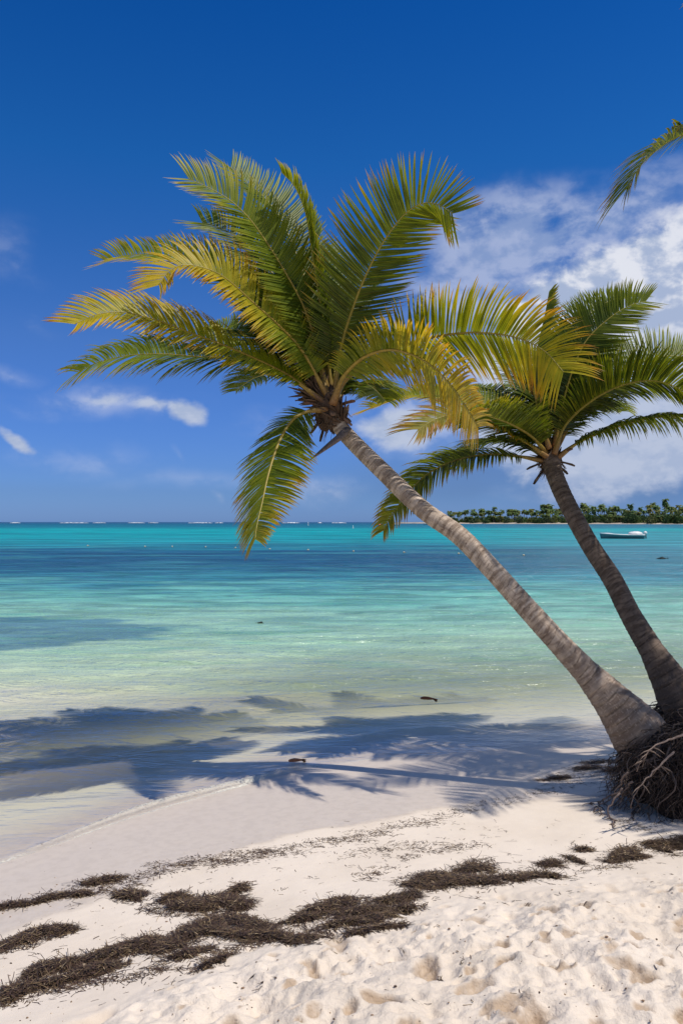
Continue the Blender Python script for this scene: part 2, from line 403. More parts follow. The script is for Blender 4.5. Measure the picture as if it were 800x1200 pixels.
def gz(x, y):
    i = min(max(np.searchsorted(gx, x), 1), nx-1); j = min(max(np.searchsorted(gy, y), 1), ny-1)
    return float(Z[j, i])
def G(px, py):
    """point of the ground that lies in the direction of this spot of the photograph"""
    r = ray(px, py); z = .25
    for k in range(8):
        t = (z-H)/r.z; x, y = r.x*t, r.y*t; z = gz(x, y)
    return Vector((x, y, z))

# ------------------------------------------------------------------ sea
wx = np.concatenate([-(4.2+grow(0, 9000, .05, 1.16))[::-1], np.arange(-4.2, 5.0, .035), 5.0+grow(0, 9000, .05, 1.16)])
wyy = np.concatenate([np.arange(4.4, 16, .03), 16+grow(0, 9000, .04, 1.035)])
WX, WY = np.meshgrid(wx, wyy)
gzz, gu, _ = ground(WX, WY, False)
D = -gzz
dpt = np.clip(D, 0, 4)
sh = -gu   # metres seaward
amp = sstep(.15, 2.2, sh)
bend = .55*(fbm(WX*.35, WY*.35, 61, 3)-.5)
ph = (WY*1.0 - WX*.28 + bend*3)*2*math.pi/1.15
wavez = .018*np.sin(ph)*amp*(.4+.9*fbm(WX*.4, WY*.8, 63, 3)) + .010*np.sin(ph*2.3+WX*1.7+bend*4)*amp
wavez += (fbm(WX*2.2, WY*6, 65, 3)-.5)*.022*amp
# curling lip of the last little wave on the left, and the swash line
lip = np.exp(-((sh-.10-.05*np.sin(WX*3))/.045)**2)*sstep(-2.6, -1.6, WX)*(1-sstep(-.55, -.1, WX))
wavez += .042*lip
lip2 = np.exp(-((sh-.75-.12*np.sin(WX*1.6))/.13)**2)*sstep(-.2, .5, WX)*(1-sstep(2.4, 3.2, WX))
wavez += .040*lip2
lip3 = np.exp(-((sh-1.75-.1*np.sin(WX*1.3+1))/.16)**2)*sstep(-.6, .3, WX)*(1-sstep(2.8, 3.6, WX))
wavez += .035*lip3
wavez *= (1-sstep(25, 45, WY))
wn_, wm_ = WX.shape; widx = np.arange(WX.size).reshape(wn_, wm_)
wf = np.stack([widx[:-1, :-1], widx[:-1, 1:], widx[1:, 1:], widx[1:, :-1]], -1).reshape(-1, 4)
keep = (gu.ravel()[wf] < 2.0).all(1)
sea = grid_obj('sea', WX, WY, wavez, wf[keep], WATER, {'depth': dpt, 'foam': np.clip(lip*.5+.9*np.exp(-((sh+.02-.05*fbm(WX*3, WY*3, 68, 2))/.025)**2)*(WX < .9)*sstep(.3, .6, fbm(WX*2, WY*2, 67, 2)), 0, 1)})
tag(sea, kind='structure')

# ------------------------------------------------------------------ palms
def catmull(pts, n):
    pts = [Vector(p) for p in pts]
    P_ = [pts[0]*2-pts[1]] + pts + [pts[-1]*2-pts[-2]]
    seg = len(pts)-1; out = []
    for i in range(n+1):
        t = i/n*seg; k = min(int(t), seg-1); f = t-k
        a, b, c, d = P_[k], P_[k+1], P_[k+2], P_[k+3]
        out.append(.5*((2*b)+(c-a)*f+(2*a-5*b+4*c-d)*f*f+(3*b-a-3*c+d)*f**3))
    # equal arc length
    L = [0]
    for i in range(n): L.append(L[-1]+(out[i+1]-out[i]).length)
    res = []; j = 0
    for i in range(n+1):
        s = L[-1]*i/n
        while j < n-1 and L[j+1] < s: j += 1
        f = (s-L[j])/max(1e-9, L[j+1]-L[j]); res.append(out[j].lerp(out[j+1], min(max(f, 0), 1)))
    return res, L[-1]

PAL = dict(deep=(.009, .036, .008), green=(.034, .095, .010), lime=(.17, .235, .012), yellow=(.56, .42, .02), orange=(.48, .19, .015), brown=(.22, .09, .045), dry=(.50, .40, .27))
def cmix(a, b, t): t = max(0, min(1, t)); return tuple(x*(1-t)+y*t for x, y in zip(a, b))

def frond(parent, ctrl, nref, seed, yel=.3, tipb=.3, dry=0., lmax=.55, droop=.5, wind=(-.12, .02, 0), n=150, bare=.13, vee=.30, curl=0., lw=.0112, tipl=.35, label=None):
    """ctrl: world points base..tip of the midrib; nref: which way the upper side faces"""
    rnd = random.Random(seed)
    pts, L = catmull(ctrl, 72)
    wind = Vector(wind)
    nref0 = Vector(nref[0] if hasattr(nref[0], '__len__') else nref); nref1 = Vector(nref[1] if hasattr(nref[0], '__len__') else nref)
    mb = MB()
    def frame(t):
        f = t*72; k = min(int(f), 71); p = pts[k].lerp(pts[k+1], f-k)
        T = (pts[min(k+2, 72)]-pts[max(k-1, 0)]).normalized()
        nr = nref0.lerp(nref1, t)
        N = (nr-T*nr.dot(T)).normalized(); return p, T, N, T.cross(N)
    gust = [rnd.uniform(-1, 1) for _ in range(12)]
    gg_ = {-1: rnd.random(), 1: rnd.random()}
    for side in (-1, 1):
        i = 0
        while i < n:
            if rnd.random() < .02: gg_[side] = rnd.random()
            t = bare+(1-bare)*(i+.5)/n + rnd.uniform(-.002, .002); i += 1
            if rnd.random() < .03+.05*(gg_[side] > .6): continue
            t = min(t, .999)
            p, T, N, B = frame(t)
            q = (t-bare)/(1-bare)
            prof = (.50+.5*min(1, q/.28)) * (1 if q < .55 else 1-(1-tipl)*((q-.55)/.45)**1.25)
            ll = lmax*1.06*prof*rnd.uniform(.9, 1.07)
            if rnd.random() < .03: ll *= rnd.uniform(.5, .8)
            g1 = gust[int(q*10.99)]; g2 = gust[min(11, int(q*10.99)+1)]; gg = g1+(g2-g1)*(q*10.99 % 1)
            a = R(76-18*q - 14*max(0, (q-.9)/.1)**1.5 + gg*3 + rnd.gauss(0, 2.0))
            v = vee + rnd.gauss(0, .045)+ .10*gg
            D_ = T*math.cos(a) + (B*side*math.cos(v)+N*math.sin(v))*math.sin(a)
            W = (T - D_*T.dot(D_)).normalized()
            K = 6; pos = p.copy(); vs = []; cs = []
            w0 = lw*rnd.uniform(.85, 1.15)*(.75+.25*min(1, q*4))*(1 if q < .8 else .8)
            dr = droop*rnd.uniform(.7, 1.35)
            tw = rnd.gauss(0, .25)
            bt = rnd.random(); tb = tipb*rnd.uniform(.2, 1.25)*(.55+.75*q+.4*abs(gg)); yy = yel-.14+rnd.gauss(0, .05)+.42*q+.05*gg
            for k in range(K+1):
                s = k/K
                Nn = D_.cross(W).normalized()
                w = w0*(.55+.45*min(1, s*5))*(1-s**2.6)**.8 if k < K else 0
                Wt = W*math.cos(tw*s)+Nn*math.sin(tw*s)
                fold = Nn*(w*.45)
                vs += [pos-Wt*w, pos+fold, pos+Wt*w]
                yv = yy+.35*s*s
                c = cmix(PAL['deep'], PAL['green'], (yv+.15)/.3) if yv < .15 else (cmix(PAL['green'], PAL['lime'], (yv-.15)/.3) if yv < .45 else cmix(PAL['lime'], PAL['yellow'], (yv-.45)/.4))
                tt = (s-1+tb*.8)/.3
                if tt > 0: c = cmix(c, PAL['orange'], tt*.9)
                tt2 = (s-1+tb*.32)/.14
                if tt2 > 0: c = cmix(c, PAL['brown'] if bt < .65 else PAL['dry'], tt2)
                if dry: c = cmix(c, PAL['dry'] if bt > .4 else PAL['brown'], dry*max(0, q-.45)*1.8*rnd.uniform(.6, 1.2)+dry*.15)
                cm = cmix(c, PAL['yellow'], .22)
                cs += [c, cm, c]
                # advance
                st = ll/K
                D_ = (D_ + Vector((0, 0, -1))*(dr*.20*(s+.25)) + wind*(.9*(s+.2)) + T*(curl*.1)).normalized()
                W = (W - D_*W.dot(D_)).normalized()
                pos = pos + D_*st
            fs = []
            for k in range(K):
                b0 = k*3; fs += [(b0, b0+1, b0+4, b0+3), (b0+1, b0+2, b0+5, b0+4)]
            mb.add(vs, fs, cs)
    fr = mb.build('frond', LEAF, parent)
    if label: fr['label'] = label
    rb = MB()
    rad = [(.021*(1-(i/72))**1.1+.0035)*(1+ .9*max(0, 1-i/9)) for i in range(73)]
    cr = cmix((.30, .25, .035), (.42, .27, .04), min(1, yel+.1))
    cols = []
    for i in range(73):
        t = i/72; c = cmix(cmix((.25, .12, .045), cr, t*7), (.38, .36, .07), t-.4)
        cols += [c]*6
    rb.tube(pts, rad, 6, col=cols, flat=.75)
    rb.build('midrib', RACH, fr)
    return fr

def trunk_mesh(parent, ctrl, radii, mat, seed, ring=.055, nseg=26, name='trunk', low=0.9, flare=0.):
    pts, L = catmull(ctrl, 150)
    # radii given at ctrl points by fraction of length
    cl = [0]
    for i in range(len(ctrl)-1): cl.append(cl[-1]+(Vector(ctrl[i+1])-Vector(ctrl[i])).length)
    cl = [c/cl[-1] for c in cl]
    rnd = random.Random(seed)
    vs = []; vl = []; ang = []; ca = []; sa = []; lowf = []; rgf = []
    m = int(L/.008); prev = None; ringpos = 0; rphase = []
    x = 0
    edges = []
    while x < L: edges.append(x); x += ring*rnd.uniform(.6, 1.35)*(1 + .6*(x/L < .25))
    edges = np.array(edges)
    for i in range(m+1):
        s = i/m; f = s*150; k = min(int(f), 149); p = pts[k].lerp(pts[k+1], f-k)
        T = (pts[min(k+2, 150)]-pts[max(k-1, 0)]).normalized()
        if prev is None: a = Vector((0, -1, 0)); nrm = (a-T*a.dot(T)).normalized()
        else: nrm = (prev-T*prev.dot(T)).normalized()
        prev = nrm; b = T.cross(nrm)
        r = float(np.interp(s, cl, radii))
        for q in range(nseg):
            A = 2*math.pi*q/nseg
            sl = s*L + .02*math.sin(A*1+s*9)+.012*math.sin(A*2+3)
            j = np.searchsorted(edges, sl)-1; e0 = edges[max(j, 0)]; e1 = edges[j+1] if j+1 < len(edges) else L
            fr = (sl-e0)/max(.01, (e1-e0))
            k1 = 1 + (.035*(1-fr)**3 - .018*math.exp(-((fr-.95)/.08)**2))*(1 if s > .12 else s/.12)
            k1 += .03*math.sin(A*3+s*5)*(1-s)*.5 + .02*(rnd.random()-.5)*.5
            if flare and s < .14: k1 += flare*math.sin(A*7+1.3)*(1-s/.14)**2
            vs.append(p+nrm*(math.cos(A)*r*k1)+b*(math.sin(A)*r*k1))
            vl.append(s*L); ang.append(A); ca.append(math.cos(A)*r*3+0); sa.append(math.sin(A)*r*3)
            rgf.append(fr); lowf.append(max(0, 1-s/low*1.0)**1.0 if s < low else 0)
    fs = []
    for i in range(m):
        for q in range(nseg): fs.append((i*nseg+q, i*nseg+(q+1) % nseg, (i+1)*nseg+(q+1) % nseg, (i+1)*nseg+q))
    fs.append(tuple(range(nseg-1, -1, -1))); fs.append(tuple(m*nseg+q for q in range(nseg)))
    lf = np.array(lowf)
    return mesh_obj(name, [tuple(v) for v in vs], fs, mat, parent, True, attrs={'vlen': vl, 'ang': ang, 'cosa': ca, 'sina': sa, 'lowf': lf, 'ringf': rgf})

def crown_head(parent, c, axis_, scale, seed, stubs, dark=1.0):
    rnd = random.Random(seed); axis_ = Vector(axis_).normalized()
    side = axis_.cross(Vector((0, 1, 0))).normalized(); fw = axis_.cross(side)
    mb = MB()
    # woven fibre body: overlapping sheath layers
    for k in range(120):
        h = rnd.uniform(-.16, .26)*scale; A = rnd.uniform(0, 6.28)
        rr = (.085+.035*math.exp(-((h/scale-.05)/.1)**2))*scale
        base = Vector(c)+axis_*h+(side*math.cos(A)+fw*math.sin(A))*rr*.55
        d = (axis_*rnd.uniform(.2, 1.2)+(side*math.cos(A)+fw*math.sin(A))*rnd.uniform(.2, .9)).normalized()
        l = rnd.uniform(.08, .17)*scale
        g_ = rnd.uniform(.55, 1.25)*dark
        mb.tube([base-d*l*.4, base, base+d*l*.6, base+d*l], [.018*scale, .030*scale, .022*scale, .006*scale], 7, col=(.15*g_, .095*g_, .062*g_), flat=.35)
    mb.ball(c, (.105*scale, .105*scale, .17*scale), 14, 10, col=(.10*dark, .065*dark, .045*dark), f=lambda d: 1+.14*math.sin(d.x*9+d.z*7)+.1*math.sin(d.y*13))
    # frayed fibres hanging
    for k in range(160):
        A = rnd.uniform(0, 6.28); st = Vector(c)+axis_*rnd.uniform(-.12, .12)*scale+(side*math.cos(A)+fw*math.sin(A))*.10*scale
        d = (side*math.cos(A)+fw*math.sin(A))*.5+Vector((0, 0, -1)); l = rnd.uniform(.03, .10)*scale
        mb.tube([st, st+d*l*.5, st+d*l+Vector((rnd.uniform(-.02, .02), 0, 0))], [.003, .0022, .001], 4, col=(.2, .14, .09))
    mb.build('fibre_sheath', FIB, parent)
    for (dv, l, w, colr) in stubs:
        b = MB(); dv = Vector(dv).normalized(); st = Vector(c)+dv*.05*scale
        up = Vector((0, 0, 1))
        p0 = st; p1 = st+dv*l*.5; p2 = st+dv*l*.85-up*.01; p3 = st+dv*l-up*.02
        b.tube([p0, p1, p2, p3], [w*1.15, w*.8, w*.95, w*.65], 8, col=colr, flat=.5)
        b.build('dry_leaf_stub', FIB, parent)

def pxfrond(parent, pix, d0, d1, nref, seed, base=None, dpow=1.2, **kw):
    n = len(pix)-1; cum = [0]
    for i in range(n): cum.append(cum[-1]+math.hypot(pix[i+1][0]-pix[i][0], pix[i+1][1]-pix[i][1]))
    ctrl = [P(x, y, d0+(d1-d0)*(c/cum[-1])**dpow) for (x, y), c in zip(pix, cum)]
    return frond(parent, ctrl, nref, seed, **kw)

def loc_of(v): return (v.x, v.y, v.z)
# ---- palm 1 : the near leaning palm
D1 = 7.5
base1 = P(768, 886, 6.3)
palm1 = thing('coconut_palm', loc_of(base1), 'palm with the pale grey trunk leaning far over the water, yellowing crown in the middle', 'palm tree', 'palms leaning over the beach')
tp = [(772, 896), (747, 858), (716, 820), (685, 786), (653, 752), (611, 706), (574, 665), (537, 627), (495, 597), (448, 552), (408, 512), (388, 486)]
td = [6.28, 6.33, 6.42, 6.52, 6.62, 6.76, 6.88, 7.0, 7.12, 7.3, 7.44, 7.5]
tw_ = [58, 66, 44, 30, 26, 24, 23, 22, 21, 20, 19, 18]
ctrl1 = [P(x, y, d) for (x, y), d in zip(tp, td)]
rad1 = [w/2*d/F for w, d in zip(tw_, td)]
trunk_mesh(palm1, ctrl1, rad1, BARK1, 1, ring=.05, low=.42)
c1 = P(386, 480, 7.5)
stubs1 = [((.9, -.2, .35), .20, .035, (.17, .09, .06)), ((.8, .3, -.35), .17, .03, (.10, .075, .055)), ((.75, -.3, -.5), .20, .032, (.26, .17, .12)),
          ((-.8, -.3, .25), .20, .03, (.20, .11, .075)), ((-.6, -.3, -.75), .22, .03, (.11, .07, .05)), ((-.3, .3, -.9), .24, .03, (.08, .055, .04)),
          ((-.9, .2, -.3), .18, .03, (.13, .085, .06)), ((.2, -.9, -.3), .12, .035, (.2, .13, .09))]
crown_head(palm1, c1, (c1-ctrl1[-3]), 1.22, 3, stubs1)
sp = MB()
spts = catmull([P(407, 503, 7.34), P(398, 512, 7.25), P(385, 522, 7.2), P(362, 540, 7.15)], 12)[0]
sp.tube(spts, [.045, .05, .05, .048, .046, .042, .038, .033, .028, .022, .016, .010, .004], 10, col=(.21, .17, .15), flat=.55)
sp.build('dead_spathe', FIB, palm1)

UPC = (0, -.75, .65); UPB = (0, .7, .7)
B1 = (388, 472)
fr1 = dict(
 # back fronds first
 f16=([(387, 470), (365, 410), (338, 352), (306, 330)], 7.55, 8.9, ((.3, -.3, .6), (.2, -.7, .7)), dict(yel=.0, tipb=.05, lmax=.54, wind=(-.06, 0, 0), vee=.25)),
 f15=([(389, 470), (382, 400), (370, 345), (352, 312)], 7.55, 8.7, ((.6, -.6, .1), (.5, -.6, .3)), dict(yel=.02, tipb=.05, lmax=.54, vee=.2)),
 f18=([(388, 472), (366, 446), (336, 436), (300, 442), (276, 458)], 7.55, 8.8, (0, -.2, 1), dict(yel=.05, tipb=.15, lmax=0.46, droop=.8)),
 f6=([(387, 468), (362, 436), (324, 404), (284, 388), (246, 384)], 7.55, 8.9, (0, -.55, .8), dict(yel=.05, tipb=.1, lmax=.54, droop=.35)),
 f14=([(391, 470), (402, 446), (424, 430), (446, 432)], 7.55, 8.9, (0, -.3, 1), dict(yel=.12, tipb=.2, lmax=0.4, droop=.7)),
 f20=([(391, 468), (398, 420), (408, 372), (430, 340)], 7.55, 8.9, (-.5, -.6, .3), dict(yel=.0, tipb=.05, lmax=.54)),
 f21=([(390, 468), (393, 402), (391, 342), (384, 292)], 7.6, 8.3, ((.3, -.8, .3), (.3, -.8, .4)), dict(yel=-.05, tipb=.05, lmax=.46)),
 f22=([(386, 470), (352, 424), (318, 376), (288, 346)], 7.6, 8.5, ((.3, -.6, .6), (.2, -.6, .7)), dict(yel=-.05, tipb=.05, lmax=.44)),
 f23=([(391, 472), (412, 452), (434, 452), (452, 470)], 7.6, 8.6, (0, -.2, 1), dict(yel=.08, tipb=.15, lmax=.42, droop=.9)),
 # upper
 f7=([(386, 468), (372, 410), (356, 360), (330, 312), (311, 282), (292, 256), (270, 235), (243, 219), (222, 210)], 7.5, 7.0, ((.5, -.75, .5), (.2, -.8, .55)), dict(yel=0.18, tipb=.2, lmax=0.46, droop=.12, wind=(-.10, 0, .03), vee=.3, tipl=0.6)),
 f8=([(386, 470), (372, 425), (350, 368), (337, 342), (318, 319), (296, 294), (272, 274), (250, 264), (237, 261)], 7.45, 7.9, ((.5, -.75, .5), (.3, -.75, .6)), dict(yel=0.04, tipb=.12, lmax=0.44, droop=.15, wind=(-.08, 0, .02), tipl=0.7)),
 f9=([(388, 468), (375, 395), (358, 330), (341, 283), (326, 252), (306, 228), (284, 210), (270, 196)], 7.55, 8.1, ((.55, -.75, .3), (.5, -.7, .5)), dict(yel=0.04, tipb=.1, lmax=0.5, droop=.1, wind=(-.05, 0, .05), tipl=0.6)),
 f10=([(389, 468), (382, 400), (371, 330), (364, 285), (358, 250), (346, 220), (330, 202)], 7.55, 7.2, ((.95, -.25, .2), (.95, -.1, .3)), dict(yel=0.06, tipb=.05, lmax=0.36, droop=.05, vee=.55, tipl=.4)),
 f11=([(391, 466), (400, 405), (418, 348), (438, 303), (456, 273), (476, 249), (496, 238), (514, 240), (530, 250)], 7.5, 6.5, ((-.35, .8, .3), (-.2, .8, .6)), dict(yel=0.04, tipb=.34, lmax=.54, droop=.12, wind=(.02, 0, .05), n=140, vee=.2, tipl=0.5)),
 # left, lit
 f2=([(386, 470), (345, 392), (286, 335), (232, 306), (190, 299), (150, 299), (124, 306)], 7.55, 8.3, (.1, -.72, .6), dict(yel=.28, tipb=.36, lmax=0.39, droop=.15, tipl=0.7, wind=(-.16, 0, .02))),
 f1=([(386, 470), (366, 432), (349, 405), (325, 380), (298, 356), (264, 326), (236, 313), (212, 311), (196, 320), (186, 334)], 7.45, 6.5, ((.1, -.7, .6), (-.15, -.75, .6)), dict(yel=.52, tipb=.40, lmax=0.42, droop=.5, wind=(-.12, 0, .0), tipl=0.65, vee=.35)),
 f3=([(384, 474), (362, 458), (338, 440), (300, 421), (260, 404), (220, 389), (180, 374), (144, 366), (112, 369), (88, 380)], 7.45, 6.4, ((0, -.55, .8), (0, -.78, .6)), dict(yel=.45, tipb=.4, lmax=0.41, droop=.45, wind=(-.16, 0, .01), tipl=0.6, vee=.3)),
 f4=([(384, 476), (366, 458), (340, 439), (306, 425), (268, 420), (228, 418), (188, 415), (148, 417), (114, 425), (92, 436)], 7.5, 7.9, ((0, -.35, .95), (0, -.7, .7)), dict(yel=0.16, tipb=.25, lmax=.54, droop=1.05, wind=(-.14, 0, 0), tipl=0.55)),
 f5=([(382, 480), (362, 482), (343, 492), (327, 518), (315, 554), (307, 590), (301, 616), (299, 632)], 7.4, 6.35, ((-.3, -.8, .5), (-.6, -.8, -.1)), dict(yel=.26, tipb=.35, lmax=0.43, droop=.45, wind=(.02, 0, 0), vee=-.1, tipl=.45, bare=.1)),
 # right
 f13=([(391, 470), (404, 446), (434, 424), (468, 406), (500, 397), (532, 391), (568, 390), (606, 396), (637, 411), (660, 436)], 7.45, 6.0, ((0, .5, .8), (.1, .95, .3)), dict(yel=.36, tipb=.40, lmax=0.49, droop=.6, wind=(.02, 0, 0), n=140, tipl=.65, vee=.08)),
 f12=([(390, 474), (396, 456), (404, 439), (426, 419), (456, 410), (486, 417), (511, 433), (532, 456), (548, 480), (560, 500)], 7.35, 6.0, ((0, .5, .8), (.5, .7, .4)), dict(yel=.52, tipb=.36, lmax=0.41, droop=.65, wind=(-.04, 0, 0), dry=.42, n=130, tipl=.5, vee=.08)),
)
for i, (k, (pix, a, b, nr, kw)) in enumerate(fr1.items()):
    pxfrond(palm1, pix, a, b, nr, 100+i, **kw)

# ---- palm 2 : the darker one behind
base2 = P(812, 838, 7.0)
palm2 = thing('coconut_palm', loc_of(base2), 'palm with the shade-darkened brown curved trunk, green crown behind the nearer one', 'palm tree', 'palms leaning over the beach')
tp = [(816, 850), (800, 822), (782, 794), (763, 762), (738, 720), (717, 679), (691, 639), (664, 590), (649, 555), (645, 535)]
td = [6.95, 7.02, 7.12, 7.25, 7.45, 7.65, 7.85, 8.1, 8.3, 8.4]
tw_ = [70, 58, 40, 28, 24, 22.5, 21, 20, 20, 21]
ctrl2 = [P(x, y, d) for (x, y), d in zip(tp, td)]
rad2 = [w/2*d/F for w, d in zip(tw_, td)]
trunk_mesh(palm2, ctrl2, rad2, BARK_SHADED, 2, ring=.05, low=.4)
c2 = P(645, 540, 8.42)
stubs2 = [((.9, -.2, -.15), .20, .026, (.16, .11, .075)), ((.8, .2, -.5), .18, .026, (.09, .065, .05)), ((.7, -.5, .5), .22, .03, (.16, .09, .06)),
          ((-.9, -.3, -.25), .25, .026, (.10, .075, .055)), ((-.7, -.3, -.8), .27, .026, (.07, .05, .04)), ((-.8, .3, .2), .24, .026, (.12, .085, .06)),
          ((.5, -.3, -.85), .20, .026, (.09, .06, .045)), ((-.2, -.9, -.4), .12, .03, (.12, .085, .065))]
crown_head(palm2, c2, (c2-ctrl2[-3]), .95, 8, stubs2, .75)
B2 = (645, 535)
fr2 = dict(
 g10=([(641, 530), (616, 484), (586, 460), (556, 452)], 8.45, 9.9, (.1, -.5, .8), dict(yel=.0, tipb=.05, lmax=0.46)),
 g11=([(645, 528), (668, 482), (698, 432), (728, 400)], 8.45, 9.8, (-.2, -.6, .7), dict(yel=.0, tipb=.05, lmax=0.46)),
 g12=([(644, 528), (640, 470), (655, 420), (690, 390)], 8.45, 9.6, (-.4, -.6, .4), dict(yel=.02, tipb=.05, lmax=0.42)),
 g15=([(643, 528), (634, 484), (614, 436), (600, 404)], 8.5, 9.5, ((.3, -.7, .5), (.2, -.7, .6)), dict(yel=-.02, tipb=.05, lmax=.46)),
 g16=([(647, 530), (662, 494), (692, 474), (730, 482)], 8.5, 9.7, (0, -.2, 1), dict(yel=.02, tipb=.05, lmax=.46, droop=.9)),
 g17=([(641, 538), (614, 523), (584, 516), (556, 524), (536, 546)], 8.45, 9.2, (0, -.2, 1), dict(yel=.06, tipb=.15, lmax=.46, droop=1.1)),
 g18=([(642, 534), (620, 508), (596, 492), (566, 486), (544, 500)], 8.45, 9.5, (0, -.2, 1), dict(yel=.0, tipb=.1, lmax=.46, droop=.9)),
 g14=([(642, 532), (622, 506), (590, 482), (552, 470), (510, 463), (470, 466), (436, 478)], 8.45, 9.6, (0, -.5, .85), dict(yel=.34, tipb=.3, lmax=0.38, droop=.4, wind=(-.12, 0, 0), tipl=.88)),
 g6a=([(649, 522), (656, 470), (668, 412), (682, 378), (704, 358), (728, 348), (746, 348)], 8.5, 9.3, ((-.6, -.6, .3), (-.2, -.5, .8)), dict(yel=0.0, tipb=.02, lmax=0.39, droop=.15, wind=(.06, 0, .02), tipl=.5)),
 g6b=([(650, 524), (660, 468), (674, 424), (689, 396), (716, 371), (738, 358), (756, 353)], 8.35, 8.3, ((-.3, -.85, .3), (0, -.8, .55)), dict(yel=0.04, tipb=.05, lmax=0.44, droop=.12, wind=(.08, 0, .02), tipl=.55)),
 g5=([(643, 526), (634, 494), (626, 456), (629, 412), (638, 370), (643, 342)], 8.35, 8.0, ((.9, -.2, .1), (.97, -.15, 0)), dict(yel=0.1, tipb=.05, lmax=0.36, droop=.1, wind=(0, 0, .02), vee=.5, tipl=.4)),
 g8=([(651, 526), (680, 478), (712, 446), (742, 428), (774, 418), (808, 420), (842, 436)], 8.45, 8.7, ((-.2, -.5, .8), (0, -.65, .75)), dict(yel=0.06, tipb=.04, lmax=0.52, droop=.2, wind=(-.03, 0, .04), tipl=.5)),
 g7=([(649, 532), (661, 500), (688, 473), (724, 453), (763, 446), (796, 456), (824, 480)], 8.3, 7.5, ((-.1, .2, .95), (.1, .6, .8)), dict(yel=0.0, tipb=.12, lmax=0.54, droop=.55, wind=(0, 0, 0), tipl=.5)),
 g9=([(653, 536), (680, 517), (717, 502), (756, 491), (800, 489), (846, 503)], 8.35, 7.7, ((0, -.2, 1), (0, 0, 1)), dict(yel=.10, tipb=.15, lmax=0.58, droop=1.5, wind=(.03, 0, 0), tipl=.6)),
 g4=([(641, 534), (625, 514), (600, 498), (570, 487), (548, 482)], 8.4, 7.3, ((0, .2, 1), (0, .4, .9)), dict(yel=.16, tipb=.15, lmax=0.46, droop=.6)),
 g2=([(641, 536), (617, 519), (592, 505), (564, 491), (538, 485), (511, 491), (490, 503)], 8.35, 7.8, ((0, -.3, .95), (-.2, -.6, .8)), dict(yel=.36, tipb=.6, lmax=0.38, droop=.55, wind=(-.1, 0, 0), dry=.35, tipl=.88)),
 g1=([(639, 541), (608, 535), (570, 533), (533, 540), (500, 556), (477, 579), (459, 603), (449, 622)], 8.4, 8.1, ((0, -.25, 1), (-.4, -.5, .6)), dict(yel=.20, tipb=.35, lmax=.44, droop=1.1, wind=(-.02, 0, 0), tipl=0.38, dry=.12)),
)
for i, (k, (pix, a, b, nr, kw)) in enumerate(fr2.items()):
    pxfrond(palm2, pix, a, b, nr, 300+i, **kw)

# ---- palm 3 : trunk outside the frame on the right, one frond reaches in
base3 = Vector((5.9, 5.6, gz(5.9, 5.6)-.1))
palm3 = thing('coconut_palm', loc_of(base3), 'palm beyond the right edge, only its frond tip hanging in the blue sky shows', 'palm tree', 'palms leaning over the beach')
c3 = Vector((5.1, 6.6, 5.75))
ctrl3 = [base3, base3+Vector((-.05, .05, .8)), Vector((5.75, 5.85, 2.3)), Vector((5.5, 6.2, 4.0)), c3]
trunk_mesh(palm3, ctrl3, [.27, .2, .14, .11, .10], BARK_SHADED, 4, low=.3)
crown_head(palm3, c3, (0, 0, 1), 1.0, 12, stubs2[:5], .8)
tipp = [P(808, 154, 7.0), P(786, 164, 7.0), P(767, 177, 7.0), (P(752, 192, 7.0)), P(741, 208, 7.0), P(735, 220, 7.0)]
frond(palm3, [c3+Vector((-.1, .05, .1)), c3+Vector((-.7, .1, .33)), c3+Vector((-1.4, .25, .26))] + tipp, ((0, -.1, 1), (-.4, -.1, .9)), 500, yel=.10, tipb=.35, lmax=.52, droop=.8, wind=(-.02, 0, 0), tipl=.8, n=175)
rr = random.Random(77)
for i, (az, el, L3) in enumerate([(-70, 25, 2.9), (-105, 35, 2.9), (-125, 10, 2.8), (-145, 30, 3.0), (-160, 55, 2.8), (-85, -5, 2.7), (-50, 50, 2.6), (-20, 20, 2.8), (5, 40, 2.8), (30, 5, 2.7), (60, 40, 2.8), (95, 30, 2.8), (115, 5, 2.6), (-40, -10, 2.5), (20, 65, 2.6), (-172, 12, 2.3)]):
    a = R(az); d = Vector((math.cos(a), math.sin(a), 0)); e = R(el)
    pts = []
    for k in range(6):
        s = k/5*L3; ang = e-s*R(28)
        pts.append((pts[-1] + (d*math.cos(ang)+Vector((0, 0, math.sin(ang))))*(L3/5)) if pts else c3+d*.08)
    frond(palm3, pts, (0, 0, 1), 520+i, yel=rr.uniform(.05, .3), tipb=.2, lmax=.5, droop=.7, n=64, wind=(-.05, 0, 0), lw=.016)

